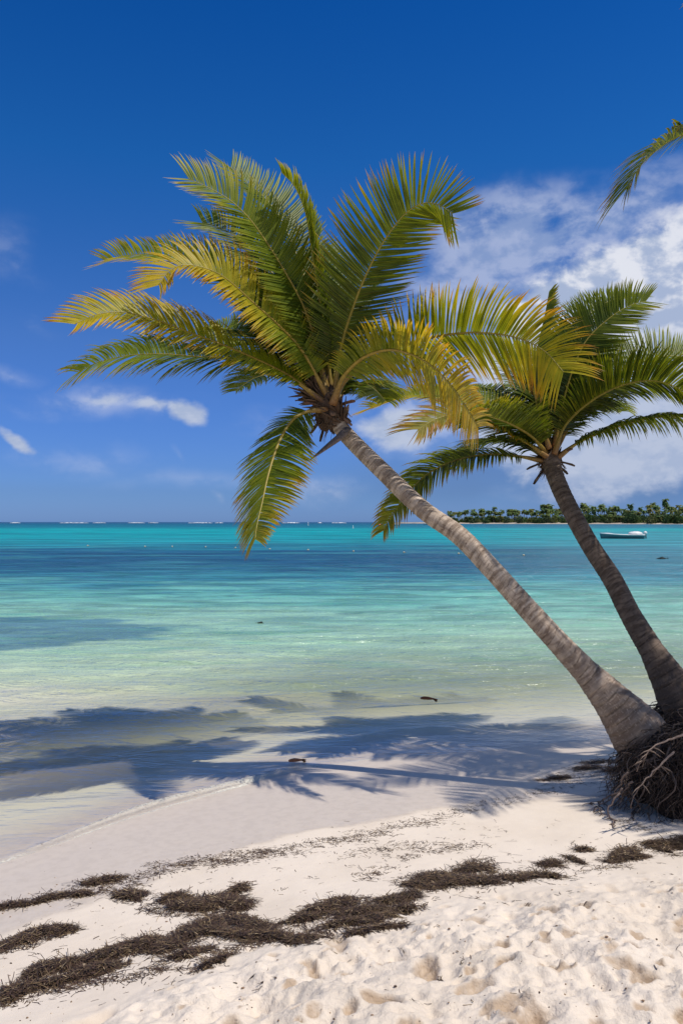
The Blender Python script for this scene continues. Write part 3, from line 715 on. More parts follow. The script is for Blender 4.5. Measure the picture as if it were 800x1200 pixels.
# ---- roots
def roots(parent, c, rx, ry, rz, seed, n, tops, lightness=1.0, amin=0, amax=6.283):
    rnd = random.Random(seed)
    mb = MB()
    mb.ball((c[0], c[1], c[2]), (rx*.80, ry*.80, rz*.82), 30, 18, col=(.03, .021, .017), f=lambda d: 1+.12*math.sin(d.x*7+d.z*5)+.10*math.sin(d.y*9-d.z*8)+.06*math.sin(d.x*17+d.y*19))  # clod and roots coloured dark, shade over the root ball put into the colour
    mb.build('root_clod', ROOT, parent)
    rb = MB()
    for k in range(n):
        A = rnd.uniform(amin, amax); th0 = rnd.uniform(.02, .9); ln = rnd.uniform(.25, 1.15)*.9
        fine = rnd.random(); r0 = .0028+.0065*fine**4
        m = 11; pts = []; wob = [rnd.uniform(-.5, .5) for _ in range(4)]
        off = rnd.uniform(.86, 1.16)
        gcol = (.25+1.0*rnd.random()**2.2)*lightness*.8
        for j in range(m):
            s = j/(m-1); th = th0+s*ln*1.25
            aa = A+.35*wob[0]*s+.12*math.sin(s*9+wob[1]*9)
            k_ = off+.05*math.sin(s*11+wob[2]*9)+.03*rnd.uniform(-1, 1)+.10*s*s*wob[3]
            x = c[0]+math.sin(min(th, 1.75))*math.cos(aa)*rx*k_; y = c[1]+math.sin(min(th, 1.75))*math.sin(aa)*ry*k_
            z = c[2]+(math.cos(th) if th < 1.9 else -.3-(th-1.9)*.6)*rz*k_
            z = max(z, gz(x, y)-.01)
            pts.append((x, y, z))
        col = (.36*gcol, .26*gcol, .20*gcol) if rnd.random() < .6 else (.13*gcol, .085*gcol, .065*gcol)
        rb.tube(pts, [r0*(1-.75*j/(m-1)) for j in range(m)], 5, col=col)
        if rnd.random() < .5:   # side rootlet
            j = rnd.randrange(3, 8); p = Vector(pts[j]); d = (Vector(pts[min(m-1, j+2)])-p)
            d = (d.normalized()+Vector((rnd.uniform(-1, 1), rnd.uniform(-1, .3), rnd.uniform(-1.2, .2)))*.9).normalized()
            q = [p, p+d*.06, p+d*.12+Vector((rnd.uniform(-.03, .03), 0, -.03)), p+d*.16+Vector((rnd.uniform(-.05, .05), 0, -.07))]
            rb.tube(q, [r0*.6, r0*.5, r0*.35, .0008], 4, col=col)
    for k in range(2600):
        A = rnd.uniform(amin, amax); th = rnd.uniform(.05, 1.9)**1.0; k_ = rnd.uniform(.88, 1.14)
        st = Vector((c[0]+math.sin(min(th, 1.7))*math.cos(A)*rx*k_, c[1]+math.sin(min(th, 1.7))*math.sin(A)*ry*k_, c[2]+math.cos(th)*rz*k_))
        if st.z < gz(st.x, st.y): continue
        d = Vector((math.cos(A)+rnd.uniform(-1.2, 1.2), math.sin(A)+rnd.uniform(-1.2, 1.2), rnd.uniform(-1.5, .5))).normalized(); l = rnd.uniform(.03, .13); g0 = (.2+1.1*rnd.random()**3)*lightness*.8
        p1 = st+d*l*.5+Vector((0, 0, -.01)); p2 = st+d*l+Vector((rnd.uniform(-.02, .02), 0, -.03))
        rb.tube([st, p1, p2], [.0026, .002, .0009], 4, col=(.34*g0, .25*g0, .19*g0))
    rb.build('roots', ROOT, parent)
roots(palm1, (2.72, 6.02, .26), .62, .55, .44, 5, 1000, None, 1.0)
roots(palm2, (3.25, 6.95, .30), .62, .55, .44, 6, 420, None, .8)
# long stray roots running over the sand at the foot of the mound
sr = MB(); rnd = random.Random(9)
for (a, b, c_, d_) in [((735, 905), (715, 935), (700, 950), (722, 965)), ((740, 915), (718, 945), (700, 948), (690, 952)), ((725, 930), (712, 948), (716, 962), (720, 972)), ((760, 915), (745, 945), (740, 955), (738, 962)),
                       ((790, 880), (770, 900), (748, 925), (738, 948)), ((800, 862), (770, 872), (756, 885), (745, 905)), ((775, 905), (785, 925), (788, 938), (792, 946)), ((728, 925), (700, 940), (690, 943), (680, 946))]:
    P3 = [P(*a, 5.62), P(*b, 5.55)]
    g3 = G(*c_); g4 = G(*d_)
    if a[1] < 900 and a[0] > 755: P3 = [P(*a, 5.5), P(*b, 5.4), P(*c_, 5.35), P(*d_, 5.4)]
    else: P3 = [P(*a, 5.75), P(*b, g3.y+.05), g3+Vector((0, 0, .02)), g4+Vector((0, 0, .01))]
    cc = catmull(P3, 16)[0]; cc = [Vector((p.x+rnd.uniform(-.01, .01), p.y, p.z+rnd.uniform(-.008, .008))) for p in cc]
    sr.tube(cc, [.0085-.0004*j for j in range(17)], 6, col=(.24, .18, .15))
    for q in range(6):
        j = rnd.randrange(5, 15); d = Vector((rnd.uniform(-1, 1), rnd.uniform(-1, .2), -.2)).normalized()
        sr.tube([cc[j], cc[j]+d*.04, cc[j]+d*.08+Vector((0, 0, -.015))], [.005, .004, .002], 4, col=(.2, .15, .12))
sr.build('stray_roots', ROOT, palm1)

# ------------------------------------------------------------------ seaweed
def weed_strands(mb, pts, rnd, hmax, dark=1.0, ln=(.012, .042)):
    for (x, y, hh) in pts:
        z = gz(x, y)+rnd.random()**1.3*hh*hmax
        a = rnd.uniform(0, 6.28); l = rnd.uniform(*ln)*(1 if rnd.random() < .9 else 2.2); w = rnd.uniform(.0010, .0022)
        d = Vector((math.cos(a), math.sin(a)*.8, rnd.uniform(-.25, .28)*min(1, hmax/.03))).normalized(); sd = Vector((-d.y, d.x, rnd.uniform(-.4, .4))).normalized()
        p = Vector((x, y, z)); bend = Vector((rnd.uniform(-1, 1), rnd.uniform(-1, 1), rnd.uniform(-.5, .1)))*.5
        vs = []
        for k in range(4):
            vs += [p-sd*w, p+sd*w]; d = (d+bend*.5).normalized(); p = p+d*(l/3)
        vs = [Vector((v.x, v.y, max(v.z, gz(v.x, v.y)+.001))) for v in vs]
        t = rnd.random(); g_ = rnd.uniform(.5, 1.4)*dark
        c = (.082*g_, .048*g_, .031*g_) if t < .5 else ((.15*g_, .10*g_, .05*g_) if t < .8 else ((.05*g_, .032*g_, .024*g_) if t < .94 else (.36*g_, .27*g_, .16*g_)))
        mb.add(vs, [(0, 1, 3, 2), (2, 3, 5, 4), (4, 5, 7, 6)], c)
def seaweed(label, blobs, seed, n, hmax=.032):
    blobs = [(b[0], b[1], b[2]*1.04, b[3]*.80, b[4]) for b in blobs]
    n = int(n*1.7)
    """blobs: ellipses (px, py, rx, ry, rot in deg) over which the mat lies"""
    rnd = random.Random(seed); cen = G(blobs[0][0], blobs[0][1])
    root = thing('seaweed_clump', (cen.x, cen.y, cen.z), label, 'seaweed', 'clumps of seaweed washed up on the sand')
    area = [b[2]*b[3] for b in blobs]; tot = sum(area); pts = []
    cells = {}
    for b, ar in zip(blobs, area):
        k = int(n*ar/tot); c, s = math.cos(R(b[4])), math.sin(R(b[4])); got = 0; tries = 0
        while got < k and tries < k*6:
            tries += 1
            r = math.sqrt(rnd.random())*1.3; a = rnd.uniform(0, 6.283)
            ex, ey = math.cos(a)*r*b[2], math.sin(a)*r*b[3]
            x, y = b[0]+ex*c-ey*s, b[1]+ex*s+ey*c
            g_ = G(x, y)
            nz = float(fbm(np.array(g_.x*11.0), np.array(g_.y*13.0), 91, 4))
            if r > .56+1.7*(nz-.38) and rnd.random() > .07: continue
            pts.append((g_.x, g_.y, max(.12, 1-r**2))); got += 1
    mat = MB(); weed_strands(mat, pts, rnd, hmax)
    mat.build('strands', WEED, root)
    # matted under-layer: low lumps that follow the sand
    for b in blobs:
        ul = MB()
        cg = G(b[0], b[1]); e1 = G(b[0]+b[2]*.47*math.cos(R(b[4])), b[1]+b[2]*.47*math.sin(R(b[4])))-cg
        e2 = G(b[0]-b[3]*.42*math.sin(R(b[4])), b[1]+b[3]*.42*math.cos(R(b[4])))-cg
        vs = []; nr, na = 7, 40
        for i in range(nr+1):
            for j in range(na):
                a = 6.283*j/na; k = i/nr*(.86+.5*(float(vnoise(np.array(math.cos(a)*2.5+b[0]), np.array(math.sin(a)*2.5+b[1]), 7))-.5)+.25*(float(vnoise(np.array(math.cos(a)*8+b[0]), np.array(math.sin(a)*8), 8))-.5))
                x = cg.x+(e1.x*math.cos(a)+e2.x*math.sin(a))*k; y = cg.y+(e1.y*math.cos(a)+e2.y*math.sin(a))*k
                z = gz(x, y)+hmax*.42*(1-(i/nr)**2)*(.6+.8*float(vnoise(np.array(x*40), np.array(y*40), 4)))-.003*(i == nr)
                vs.append((x, y, z))
        ul.add(vs, [(i*na+j, (i+1)*na+j, (i+1)*na+(j+1) % na, i*na+(j+1) % na) for i in range(nr) for j in range(na)], (.052, .032, .022))
        ul.build('matted_layer', WEED, root)
    return root
seaweed('separate narrow clump of dark seaweed near the left edge, above the long ragged band', [(30, 1103, 27, 10, -18), (52, 1094, 26, 9, -10), (77, 1089, 16, 5, 0)], 1, 2600)
seaweed('smallest round clump of dark seaweed, left of the broad lobed heap', [(152, 1051, 20, 8.5, 0), (148, 1050, 14, 7, 0)], 2, 1100)
seaweed('broad thick heap of dark seaweed with a lobed top, left of the middle', [(205, 1052, 19, 7, -5), (228, 1063, 50, 11, -3), (262, 1058, 30, 12, 0), (278, 1043, 15, 6, -22), (281, 1060, 13, 9, 0)], 3, 6500)
seaweed('long ragged band of dark seaweed running up from the lower left corner', [(12, 1166, 14, 12, -35), (35, 1157, 28, 5, -12), (70, 1150, 34, 4, -12), (48, 1138, 22, 9, -25), (78, 1131, 24, 9, -12), (112, 1137, 34, 8, -14), (128, 1118, 34, 9, -14), (168, 1108, 30, 10, -12), (198, 1110, 26, 11, -8), (218, 1098, 30, 12, -20), (250, 1084, 26, 12, -10), (262, 1094, 40, 8, 10), (290, 1084, 30, 12, 12), (320, 1098, 48, 6, 6), (355, 1101, 26, 3.5, -3), (215, 1120, 30, 5, -16), (250, 1128, 26, 3, -25)], 4, 15500)
seaweed('patchy dark seaweed band between the long ragged band and the heap with a round knob', [(372, 1068, 22, 6, -8), (400, 1060, 34, 8, -6), (420, 1070, 36, 7, -8), (452, 1058, 26, 7, -10), (400, 1084, 36, 4, -12), (440, 1077, 32, 5, -14), (355, 1078, 26, 4, -10), (470, 1066, 24, 4, -8), (436, 1090, 34, 3, -10), (478, 1050, 24, 5, -14)], 5, 8500)
seaweed('dark seaweed heap with a round knob on top, right of the centre', [(556, 1018, 22, 12, -8), (505, 1030, 34, 8, -4), (532, 1034, 34, 9, -8), (570, 1034, 32, 5, -4), (600, 1030, 44, 4.5, -3), (640, 1027, 28, 4, 6), (486, 1038, 14, 5, 0)], 6, 6500)
seaweed('thin low seaweed clump right of the knobbed heap', [(648, 1012, 18, 4.5, -4), (672, 1008, 14, 3, 20), (682, 996, 13, 3.5, 0)], 7, 900, .03)
seaweed('rounded clump of dark seaweed at the right, just left of the palm shade', [(728, 1001, 22, 9, -14), (735, 1005, 24, 5, -6)], 8, 1700)
seaweed('dark seaweed clump cut by the right edge, below the exposed roots', [(775, 990, 28, 7, -4), (795, 988, 20, 9, 0), (782, 998, 14, 4, 15)], 9, 2000)
seaweed('flat streak of dark seaweed hugging the damp sand at the far left edge', [(15, 1062, 32, 3.5, -8), (60, 1053, 34, 3.5, -12), (92, 1050, 22, 2.5, -8)], 10, 1500, .03)
seaweed('short streak of dark seaweed above the small round clump', [(113, 1034, 27, 5.5, -8), (130, 1030, 18, 3, -8)], 11, 900, .03)
# loose scattered weed : uncountable
rnd = random.Random(44); mb = MB(); pts = []
trails = [[(0, 1064), (120, 1036), (200, 1012), (290, 1000), (370, 990), (470, 970), (560, 945), (640, 925)], [(290, 1004), (400, 985), (480, 965), (530, 962)], [(120, 1046), (230, 1010), (330, 1000)],
          [(430, 1030), (480, 1000), (560, 990), (575, 975)], [(330, 1090), (400, 1085), (470, 1065)], [(560, 1040), (620, 1020), (690, 1020), (740, 1008)], [(60, 1160), (170, 1140), (260, 1125)], [(640, 930), (680, 918), (720, 905)], [(640, 915), (700, 905), (730, 890)],
          [(720, 962), (745, 968), (770, 972)], [(400, 1000), (450, 995), (500, 990)], [(0, 1180), (40, 1165), (110, 1150)], [(240, 1120), (300, 1100), (380, 1100)], [(180, 1018), (230, 1012), (300, 1006)]]
for tr in trails:
    L = sum(math.hypot(tr[i+1][0]-tr[i][0], tr[i+1][1]-tr[i][1]) for i in range(len(tr)-1))
    for i in range(len(tr)-1):
        sl = math.hypot(tr[i+1][0]-tr[i][0], tr[i+1][1]-tr[i][1]); nb = int(sl/3.6)
        for k in range(nb):
            f = rnd.random(); x = tr[i][0]+(tr[i+1][0]-tr[i][0])*f; y = tr[i][1]+(tr[i+1][1]-tr[i][1])*f+rnd.gauss(0, 3)
            m = int(rnd.random()**2*26)+2; w = rnd.uniform(3, 14)
            for q in range(m):
                g_ = G(x+rnd.gauss(0, w), y+rnd.gauss(0, 1.0)-.12*w*rnd.gauss(0, .6)); pts.append((g_.x, g_.y, .4))
for k in range(520):
    x = rnd.uniform(0, 800); y = rnd.uniform(960, 1180)
    g_ = G(x, y)
    if yw(g_.x)-g_.y < 1.7 or (yw(g_.x)-g_.y > 3.8 and rnd.random() < .75): continue
    for q in range(int(rnd.random()**3*6)+1): pts.append((g_.x+rnd.gauss(0, .02), g_.y+rnd.gauss(0, .012), .2))
weed_strands(mb, pts, rnd, .006, 1.1, (.012, .04))
lw_ = mb.build('seaweed_litter', WEED); tag(lw_, 'loose dark seaweed strands scattered in thin lines over the pale sand', 'seaweed', kind='stuff')
# broken shell and coral bits : uncountable
mb = MB(); rnd = random.Random(66)
for k in range(520):
    g_ = G(rnd.uniform(0, 800), rnd.uniform(985, 1198)); r = .0016+.0038*rnd.random()**3; t = rnd.random()
    c = (.62, .52, .42) if t < .4 else ((.30, .2, .13) if t < .8 else (.12, .08, .06))
    mb.ball((g_.x, g_.y, g_.z+r*.3), (r*rnd.uniform(.8, 1.8), r, r*.6), 6, 4, col=c)
so_ = mb.build('shell_bits', FIB); tag(so_, 'tiny brown and white bits of shell and coral strewn over the dry sand', 'shell bits', kind='stuff')
# dark wet weed at the water's edge, in the palm shade
seaweed('dark wet line of weed in the palm shade, left of the trunk foot', [(688, 900, 22, 3.5, -4), (700, 893, 22, 2.5, -3), (655, 912, 22, 3, -4), (715, 903, 14, 4, -6)], 12, 1600, .03)

# ------------------------------------------------------------------ husks in the wash
def husk(px, py, L, label, col, seed, z=None, rot=.0, extra=False):
    r = ray(px, py); t = (0.0-H)/r.z; c = Vector((r.x*t, r.y*t, 0.0)); gz0 = max(gz(c.x, c.y), 0.0)
    rnd = random.Random(seed)
    root = thing('coconut_husk', (c.x, c.y, gz0), label, 'husk')
    mb = MB(); d = Vector((math.cos(rot), math.sin(rot), 0)); m = 14; pts = []; rad = []
    for i in range(m+1):
        s = i/m; pts.append(c+d*((s-.5)*L)+Vector((0, 0, gz0+L*.12+.02*L*math.sin(s*5)))); rad.append(L*.20*max(.05, math.sin(math.pi*min(1, s*.93+.05))**.6)*(1-.55*s)*(1+.08*rnd.uniform(-1, 1)))
    mb.tube(pts, rad, 12, col=col, flat=.75); mb.build('shell', FIB, root)
    f2 = MB()
    for k in range(26):
        a = rnd.uniform(0, 6.28); p = pts[-3]+Vector((0, math.cos(a), math.sin(a)))*rad[-3]*.6; e = p+d*(L*rnd.uniform(.15, .32))+Vector((0, rnd.uniform(-.1, .1)*L, -L*rnd.uniform(0, .16)))
        f2.tube([p, (p+e)/2+Vector((0, 0, .01*L)), e], [.005*L*3, .004*L*3, .002], 4, col=tuple(x*.6 for x in col))
    f2.build('torn_fibre', FIB, root)
husk(501, 820.5, .19, 'reddish brown pointed coconut husk awash out in the shaded shallows', (.50, .17, .08), 3, rot=-.15)
husk(347, 893, .15, 'orange brown broken husk on the wet sand at the end of the little wave', (.50, .20, .10), 6, rot=.35)
# small drifting weed tufts
def tuft(px, py, sz, label, seed):
    r = ray(px, py); t = -H/r.z; c = Vector((r.x*t, r.y*t, .01)); rnd = random.Random(seed); mb = MB()
    for k in range(40):
        a = rnd.uniform(0, 6.28); d = Vector((math.cos(a), math.sin(a), rnd.uniform(0, .8))).normalized()*sz*rnd.uniform(.3, 1)
        s = c+Vector((rnd.gauss(0, sz*.4), rnd.gauss(0, sz*.3), 0)); mb.tube([s, s+d*.5, s+d], [sz*.06, sz*.05, sz*.02], 4, col=(.03, .035, .02))
    mb.ball((c.x, c.y, c.z), (sz*.6, sz*.5, sz*.22), 10, 6, col=(.03, .03, .02))
    o = mb.build('floating_weed', WEED); tag(o, label, 'seaweed')
tuft(305, 730.5, .075, 'tiny dark tuft of weed floating alone in the pale green water left of centre', 1)
tuft(775, 655, .3, 'dark tuft of weed floating on the blue water between boat and right edge', 2)

# ------------------------------------------------------------------ buoys, markers, boats
WHITE = mat_plain('white_gelcoat', (.78, .78, .76), .35, .5, .12, 3)
HULL_SHADED = mat_plain('grey_blue_shaded_hull', (.13, .22, .25), .4, .5, .2, 2)  # grey-blue hull, its shaded side put into the tone
DARKM = mat_plain('black_plastic', (.03, .03, .035), .45, .4, .2, 5)
REDM = mat_plain('red_paint', (.62, .06, .05), .45, .4, .2, 3)
GREENM = mat_plain('green_cloth', (.03, .16, .09), .8, .2, .2, 3)
CREAM = mat_plain('cream_foam_float', (.72, .62, .42), .6, .3, .2, 6)
ROPE = mat_plain('rope', (.3, .26, .2), .8, .2, .2, 20)
def onwater(px, py):
    r = ray(px, py); t = -H/r.z; return Vector((r.x*t, r.y*t, 0))
buoy_src = None
for i, (bx, by) in enumerate([(103, 640), (170, 641), (202, 641), (241, 641.5), (276, 642.5), (316, 644), (361, 645), (414, 646.5), (473, 648), (537, 649.5), (613, 651.5)]):
    c = onwater(bx, by)
    if buoy_src is None:
        root = thing('buoy', (c.x, c.y, 0), 'small cream mooring-line float on the blue water', 'buoy', 'row of floats on the water')
        m1 = MB(); m1.ball((c.x, c.y, .05), (.075, .065, .06), 14, 10); fl = m1.build('float', CREAM, root)
        m2 = MB(); m2.tube([(c.x+.09, c.y, .06), (c.x+.13, c.y, .07), (c.x+.17, c.y, .03), (c.x+.2, c.y, -.05)], .015, 6); rp = m2.build('rope_eye', ROPE, root)
        buoy_src = (root, [fl, rp])
    else:
        r0, ch = buoy_src; root = r0.copy(); COL.objects.link(root); root.location = (c.x, c.y, 0); root.rotation_euler = (0, 0, i*.7)
        for q in ch:
            k = q.copy(); COL.objects.link(k); k.parent = root
def marker(px, py, h, r, mat, label, cat, name='marker_post', top=None):
    c = onwater(px, py); root = thing(name, (c.x, c.y, 0), label, cat)
    mb = MB(); mb.tube([(c.x, c.y, -.4), (c.x, c.y, h*.5), (c.x, c.y, h)], [r, r*.9, r*.7], 10); mb.build('post', mat, root)
    m2 = MB(); m2.ball((c.x, c.y, .05), (r*2.2, r*2.2, r*1.3), 12, 8); m2.build('float', mat, root)
    if top:
        m3 = MB(); m3.tube([(c.x, c.y, h), (c.x, c.y, h+top[0])], .05*top[0], 8); m3.box((c.x+top[0]*.25, c.y, h+top[0]*.7), (top[0]*.5, .05, top[0]*.4)); m3.build('flag', top[1], root)
    return root
marker(413.5, 619, 1.0, .12, WHITE, 'slim white marker post in the turquoise water, nearest the drooping frond tip', 'marker')
marker(361, 615.5, 2.0, .2, WHITE, 'far white marker post left of centre close to the horizon', 'marker')
marker(444, 615.5, 3.0, .85, REDM, 'red channel marker with a green flag, on the turquoise water near the horizon', 'marker', top=(2.0, GREENM))
marker(451, 631, .78, .09, REDM, 'thin red stake right behind the drooping frond tip', 'marker', name='stake')

def boat(px, py, yaw, L, label, scale_cabin=True, hullmat=None, motor=True, canopy=False):
    c = onwater(px, py); root = thing('boat', (c.x, c.y, 0), label, 'boat')
    ca, sa = math.cos(yaw), math.sin(yaw)
    def W(x, y, z): return (c.x+x*ca-y*sa, c.y+x*sa+y*ca, z)
    W2 = L*.17; n = 20; sec = 9
    def half(s): return W2*(min(1, (1-s)*2.6)**.55 if s > .0 else 1)*(1 if s > .1 else .93+.07*s/.1)
    def shear(s): return L*.09+L*.04*max(0, s-.4)**1.5*2
    vs = []; fs = []
    for i in range(n+1):
        s = i/n; x = (s-.5)*L; hw = max(.012*L*.3, half(s)); top = shear(s)
        for j in range(sec+1):
            f = j/sec*2-1; yy = hw*math.copysign(abs(f)**.7, f)*(1 if abs(f) > .95 else .92); zz = -L*.03*(1-s*.5)+(top+L*.03)*abs(f)**2.2
            vs.append(W(x+(L*.04*abs(f) if s > .9 else 0), yy, zz))
    for i in range(n):
        for j in range(sec): fs.append((i*(sec+1)+j, (i+1)*(sec+1)+j, (i+1)*(sec+1)+j+1, i*(sec+1)+j+1))
    fs.append(tuple(range(sec+1)))
    mb = MB(); mb.add(vs, fs); hull = mb.build('hull', hullmat or HULL_SHADED, root)
    sol = hull.modifiers.new('thickness', 'SOLIDIFY'); sol.thickness = .05; sol.offset = 0
    # gunwale
    g_ = MB()
    for sd in (-1, 1): g_.tube([W((i/n-.5)*L+(L*.04 if i/n > .9 else 0), sd*max(.012*L*.3, half(i/n)), shear(i/n)+.02) for i in range(n+1)], L*.013, 8)
    g_.tube([W(-L*.5, -half(0), shear(0)+.02), W(-L*.5, half(0), shear(0)+.02)], L*.013, 8); g_.build('gunwale', WHITE, root)
    d = MB(); vs = []; m = 10
    for i in range(m+1):
        s = .66+.33*i/m; hw = max(.02, half(s)-.03); vs += [W((s-.5)*L, -hw, shear(s)+.01), W((s-.5)*L, 0, shear(s)+.05+.02*L*math.sin(i/m*3.1)), W((s-.5)*L, hw, shear(s)+.01)]
    d.add(vs, [(i*3+j, (i+1)*3+j, (i+1)*3+j+1, i*3+j+1) for i in range(m) for j in range(2)]); d.build('foredeck', WHITE, root)
    for s in (.12, .38, .55):
        b = MB(); hw = half(s)-.03; a0 = W((s-.5)*L, 0, shear(s)-.02)
        p = [W((s-.5)*L+dx, dy, shear(s)-.02+dz) for dx in (-.16, .16) for dy in (-hw, hw) for dz in (-.04, .04)]
        b.add(p, [(0,1,3,2),(4,6,7,5),(0,4,5,1),(2,3,7,6),(0,2,6,4),(1,5,7,3)]); b.build('bench', WHITE, root, False)
    if motor:
        b = MB(); b.ball(W(-L*.53, 0, shear(0)+.28), (.26, .2, .26), 14, 10); b.build('outboard_motor', WHITE, root)
        b2 = MB(); b2.tube([W(-L*.54, 0, shear(0)+.1), W(-L*.55, 0, -.3)], [.09, .06], 8); b2.build('outboard_leg', DARKM, root)
    if canopy:
        b = MB(); b.ball(W(-L*.30, 0, shear(0)+.16), (L*.17, L*.12, .34), 18, 10, f=lambda d: 1+.12*math.sin(d.x*9+d.y*7)); b.build('boat_cover', WHITE, root)
    return root
boat(729, 631.2, R(180-14), 5.5, 'white and shaded grey-blue motorboat moored at the right, bow to the left', canopy=True)
boat(461, 615.6, R(200), 7.0, 'small white boat near the horizon, half hidden by the drooping brown frond tip', hullmat=WHITE)
b4 = boat(503, 615.0, R(170), 9, 'far white boat with a red stern low on the horizon, behind the leaning trunk', hullmat=WHITE, motor=False)

# ------------------------------------------------------------------ far shore
def shore_y(x): return np.interp(x, [60, 105, 200, 330, 500, 900], [1180, 960, 860, 745, 700, 560])
FX = np.concatenate([np.linspace(70, 130, 40), np.linspace(132, 520, 130), np.linspace(530, 1200, 20)])
fv = []; ff = []
NT_ = 14
for i, x in enumerate(FX):
    y0 = float(shore_y(x))+6*(float(vnoise(np.array(x*.03), np.array(1.), 2))-.5)
    w = 260*float(sstep(70, 130, x))+3
    for j in range(NT_):
        s = j/(NT_-1); yy = y0+w*s**1.6
        z = -.6+ (1.9*(1-math.exp(-(yy-y0)/9)) if j < NT_-1 else -1.0) + .6*float(vnoise(np.array(x*.08), np.array(yy*.1), 3))*min(1, s*8)
        fv.append((x, yy, z))
for i in range(len(FX)-1):
    for j in range(NT_-1): ff.append((i*NT_+j, (i+1)*NT_+j, (i+1)*NT_+j+1, i*NT_+j+1))
FS = mat_plain('far_sand', (.50, .43, .34), .9, .2, .3, .05)
fo = mesh_obj('far_shore', fv, ff, FS); tag(fo, kind='structure')
FTR = mat_plain('far_trunk', (.26, .22, .18), .9, .2, .2, 2)
def mat_far():
    m, nt, out = newmat('far_foliage'); g = NT(nt); col = g.attr('Col', 'Color'); oi = g.n('ShaderNodeObjectInfo')
    c = g.mix(g.mapr(oi.outputs['Random'], 0, 1, 0, .5, False), col, g.mix(1.0, col, (1.5, 1.15, .8), 'MULTIPLY'))
    p = g.principled(c, .6, .25); tr = g.n('ShaderNodeBsdfTranslucent'); g.l(c, tr.inputs[0]); ms = g.n('ShaderNodeMixShader'); ms.inputs[0].default_value = .25
    g.l(p, ms.inputs[1]); g.l(tr.outputs[0], ms.inputs[2]); g.l(ms.outputs[0], out.inputs[0]); return m
FARL = mat_far()
def far_crown(mb, c, r, rnd, colr, nf=24):
    for k in range(nf):
        az = 6.283*k/nf+rnd.uniform(-.2, .2); el = rnd.uniform(-.35, 1.15); d = Vector((math.cos(az), math.sin(az), 0)); L = r*rnd.uniform(.8, 1.15)
        p = Vector(c); e = el; vs = []; m = 6; cc_ = rnd.uniform(.9, 2.3); cc = tuple(x*cc_ for x in colr); side = Vector((-d.y, d.x, 0))
        for i in range(m+1):
            s = i/m; w = r*.17*math.sin(math.pi*min(1, s*.85+.1))**.7*(1 if i < m else .1); dv = d*math.cos(e)+Vector((0, 0, math.sin(e)))
            vs += [p-side*w-Vector((0, 0, w*.7)), p, p+side*w-Vector((0, 0, w*.7))]; p = p+dv*(L/m); e -= .34
        for i in range(m):
            if i and rnd.random() < .12: continue
            mb.add([vs[i*3], vs[i*3+1], vs[i*3+2], vs[i*3+3], vs[i*3+4], vs[i*3+5]], [(0, 1, 4, 3), (1, 2, 5, 4)], cc)
protos = []
for v in range(6):
    rnd = random.Random(700+v); h = 11.0
    lean = rnd.uniform(-1.2, 1.2)
    mt = MB(); tpts = [(0, 0, -1), (lean*.15, 0, h*.35), (lean*.5, 0, h*.7), (lean, 0, h)]
    mt.tube(catmull(tpts, 12)[0], [.30-.012*i for i in range(13)], 8)
    mc = MB(); far_crown(mc, (lean, 0, h), 4.2, rnd, [(.050, .085, .022), (.065, .095, .022), (.040, .075, .025), (.085, .10, .025), (.05, .09, .03), (.11, .10, .03)][v])
    WL['__o'] = (0, 0, 0)
    me_t = mt.build('trunk', FTR).data; me_c = mc.build('crown', FARL).data
    for o in list(COL.objects):
        if o.data in (me_t, me_c): bpy.data.objects.remove(o)
    protos.append((me_t, me_c))
def far_palm(x, y, hs, v, rot, label, group='palms on the far shore'):
    root = bpy.data.objects.new('palm_tree', None); COL.objects.link(root); root.location = (x, y, 1.0); root.rotation_euler = (0, 0, rot); root.scale = (hs**.35, hs**.35, hs)
    tag(root, label, 'palm tree', group)
    for nm, me in zip(('trunk', 'crown'), protos[v]):
        o = bpy.data.objects.new(nm, me); COL.objects.link(o); o.parent = root
rnd = random.Random(31)
NP = 0
for k in range(288):
    px = rnd.uniform(522, 830); row = (k % 3)/2*.8+rnd.random()*.2
    t = (px-400)/F
    # distance where this direction meets the shore
    y = 900.0
    for q in range(12): y = float(shore_y(t*y))
    y += 14+row*70; x = t*y
    hs = (1.0+.25*rnd.random()+row*.22)*(1 + .12*float(vnoise(np.array(px*.05), np.array(0.5), 5)))
    hs *= (.52, .78, 1.0)[k % 3]*(.80+.42*float(vnoise(np.array(px*.11), np.array(7.5), 18)))
    if px < 560: hs *= .78+.22*(px-522)/38
    if px > 640: hs *= .82+.45*float(vnoise(np.array(px*.035), np.array(2.5), 8))
    far_palm(x, y, hs, rnd.randrange(5), rnd.uniform(0, 6.28), 'green coconut palm in the dense grove lining the far shore')
for (px, top, v, lab) in [(778.5, 583, 0, 'tallest far palm standing clear above the trees near the right edge'), (738, 589, 2, 'far palm poking above low trees left of the tallest one, right of the dark trunk'), (761, 594, 5, 'yellowing far palm just left of the tallest one on the far shore'), (794, 590, 3, 'broad far palm against the sky at the right edge of the far shore'), (703, 592, 1, 'far palm of the pair rising above bushes right after the dark trunk')]:
    t = (px-400)/F; y = 900.0
    for q in range(12): y = float(shore_y(t*y))
    y += 30; hs = ((611.5-top-4)/F*y+H-1)/11.0
    far_palm(t*y, y, hs, v, rnd.uniform(0, 6.28), lab)
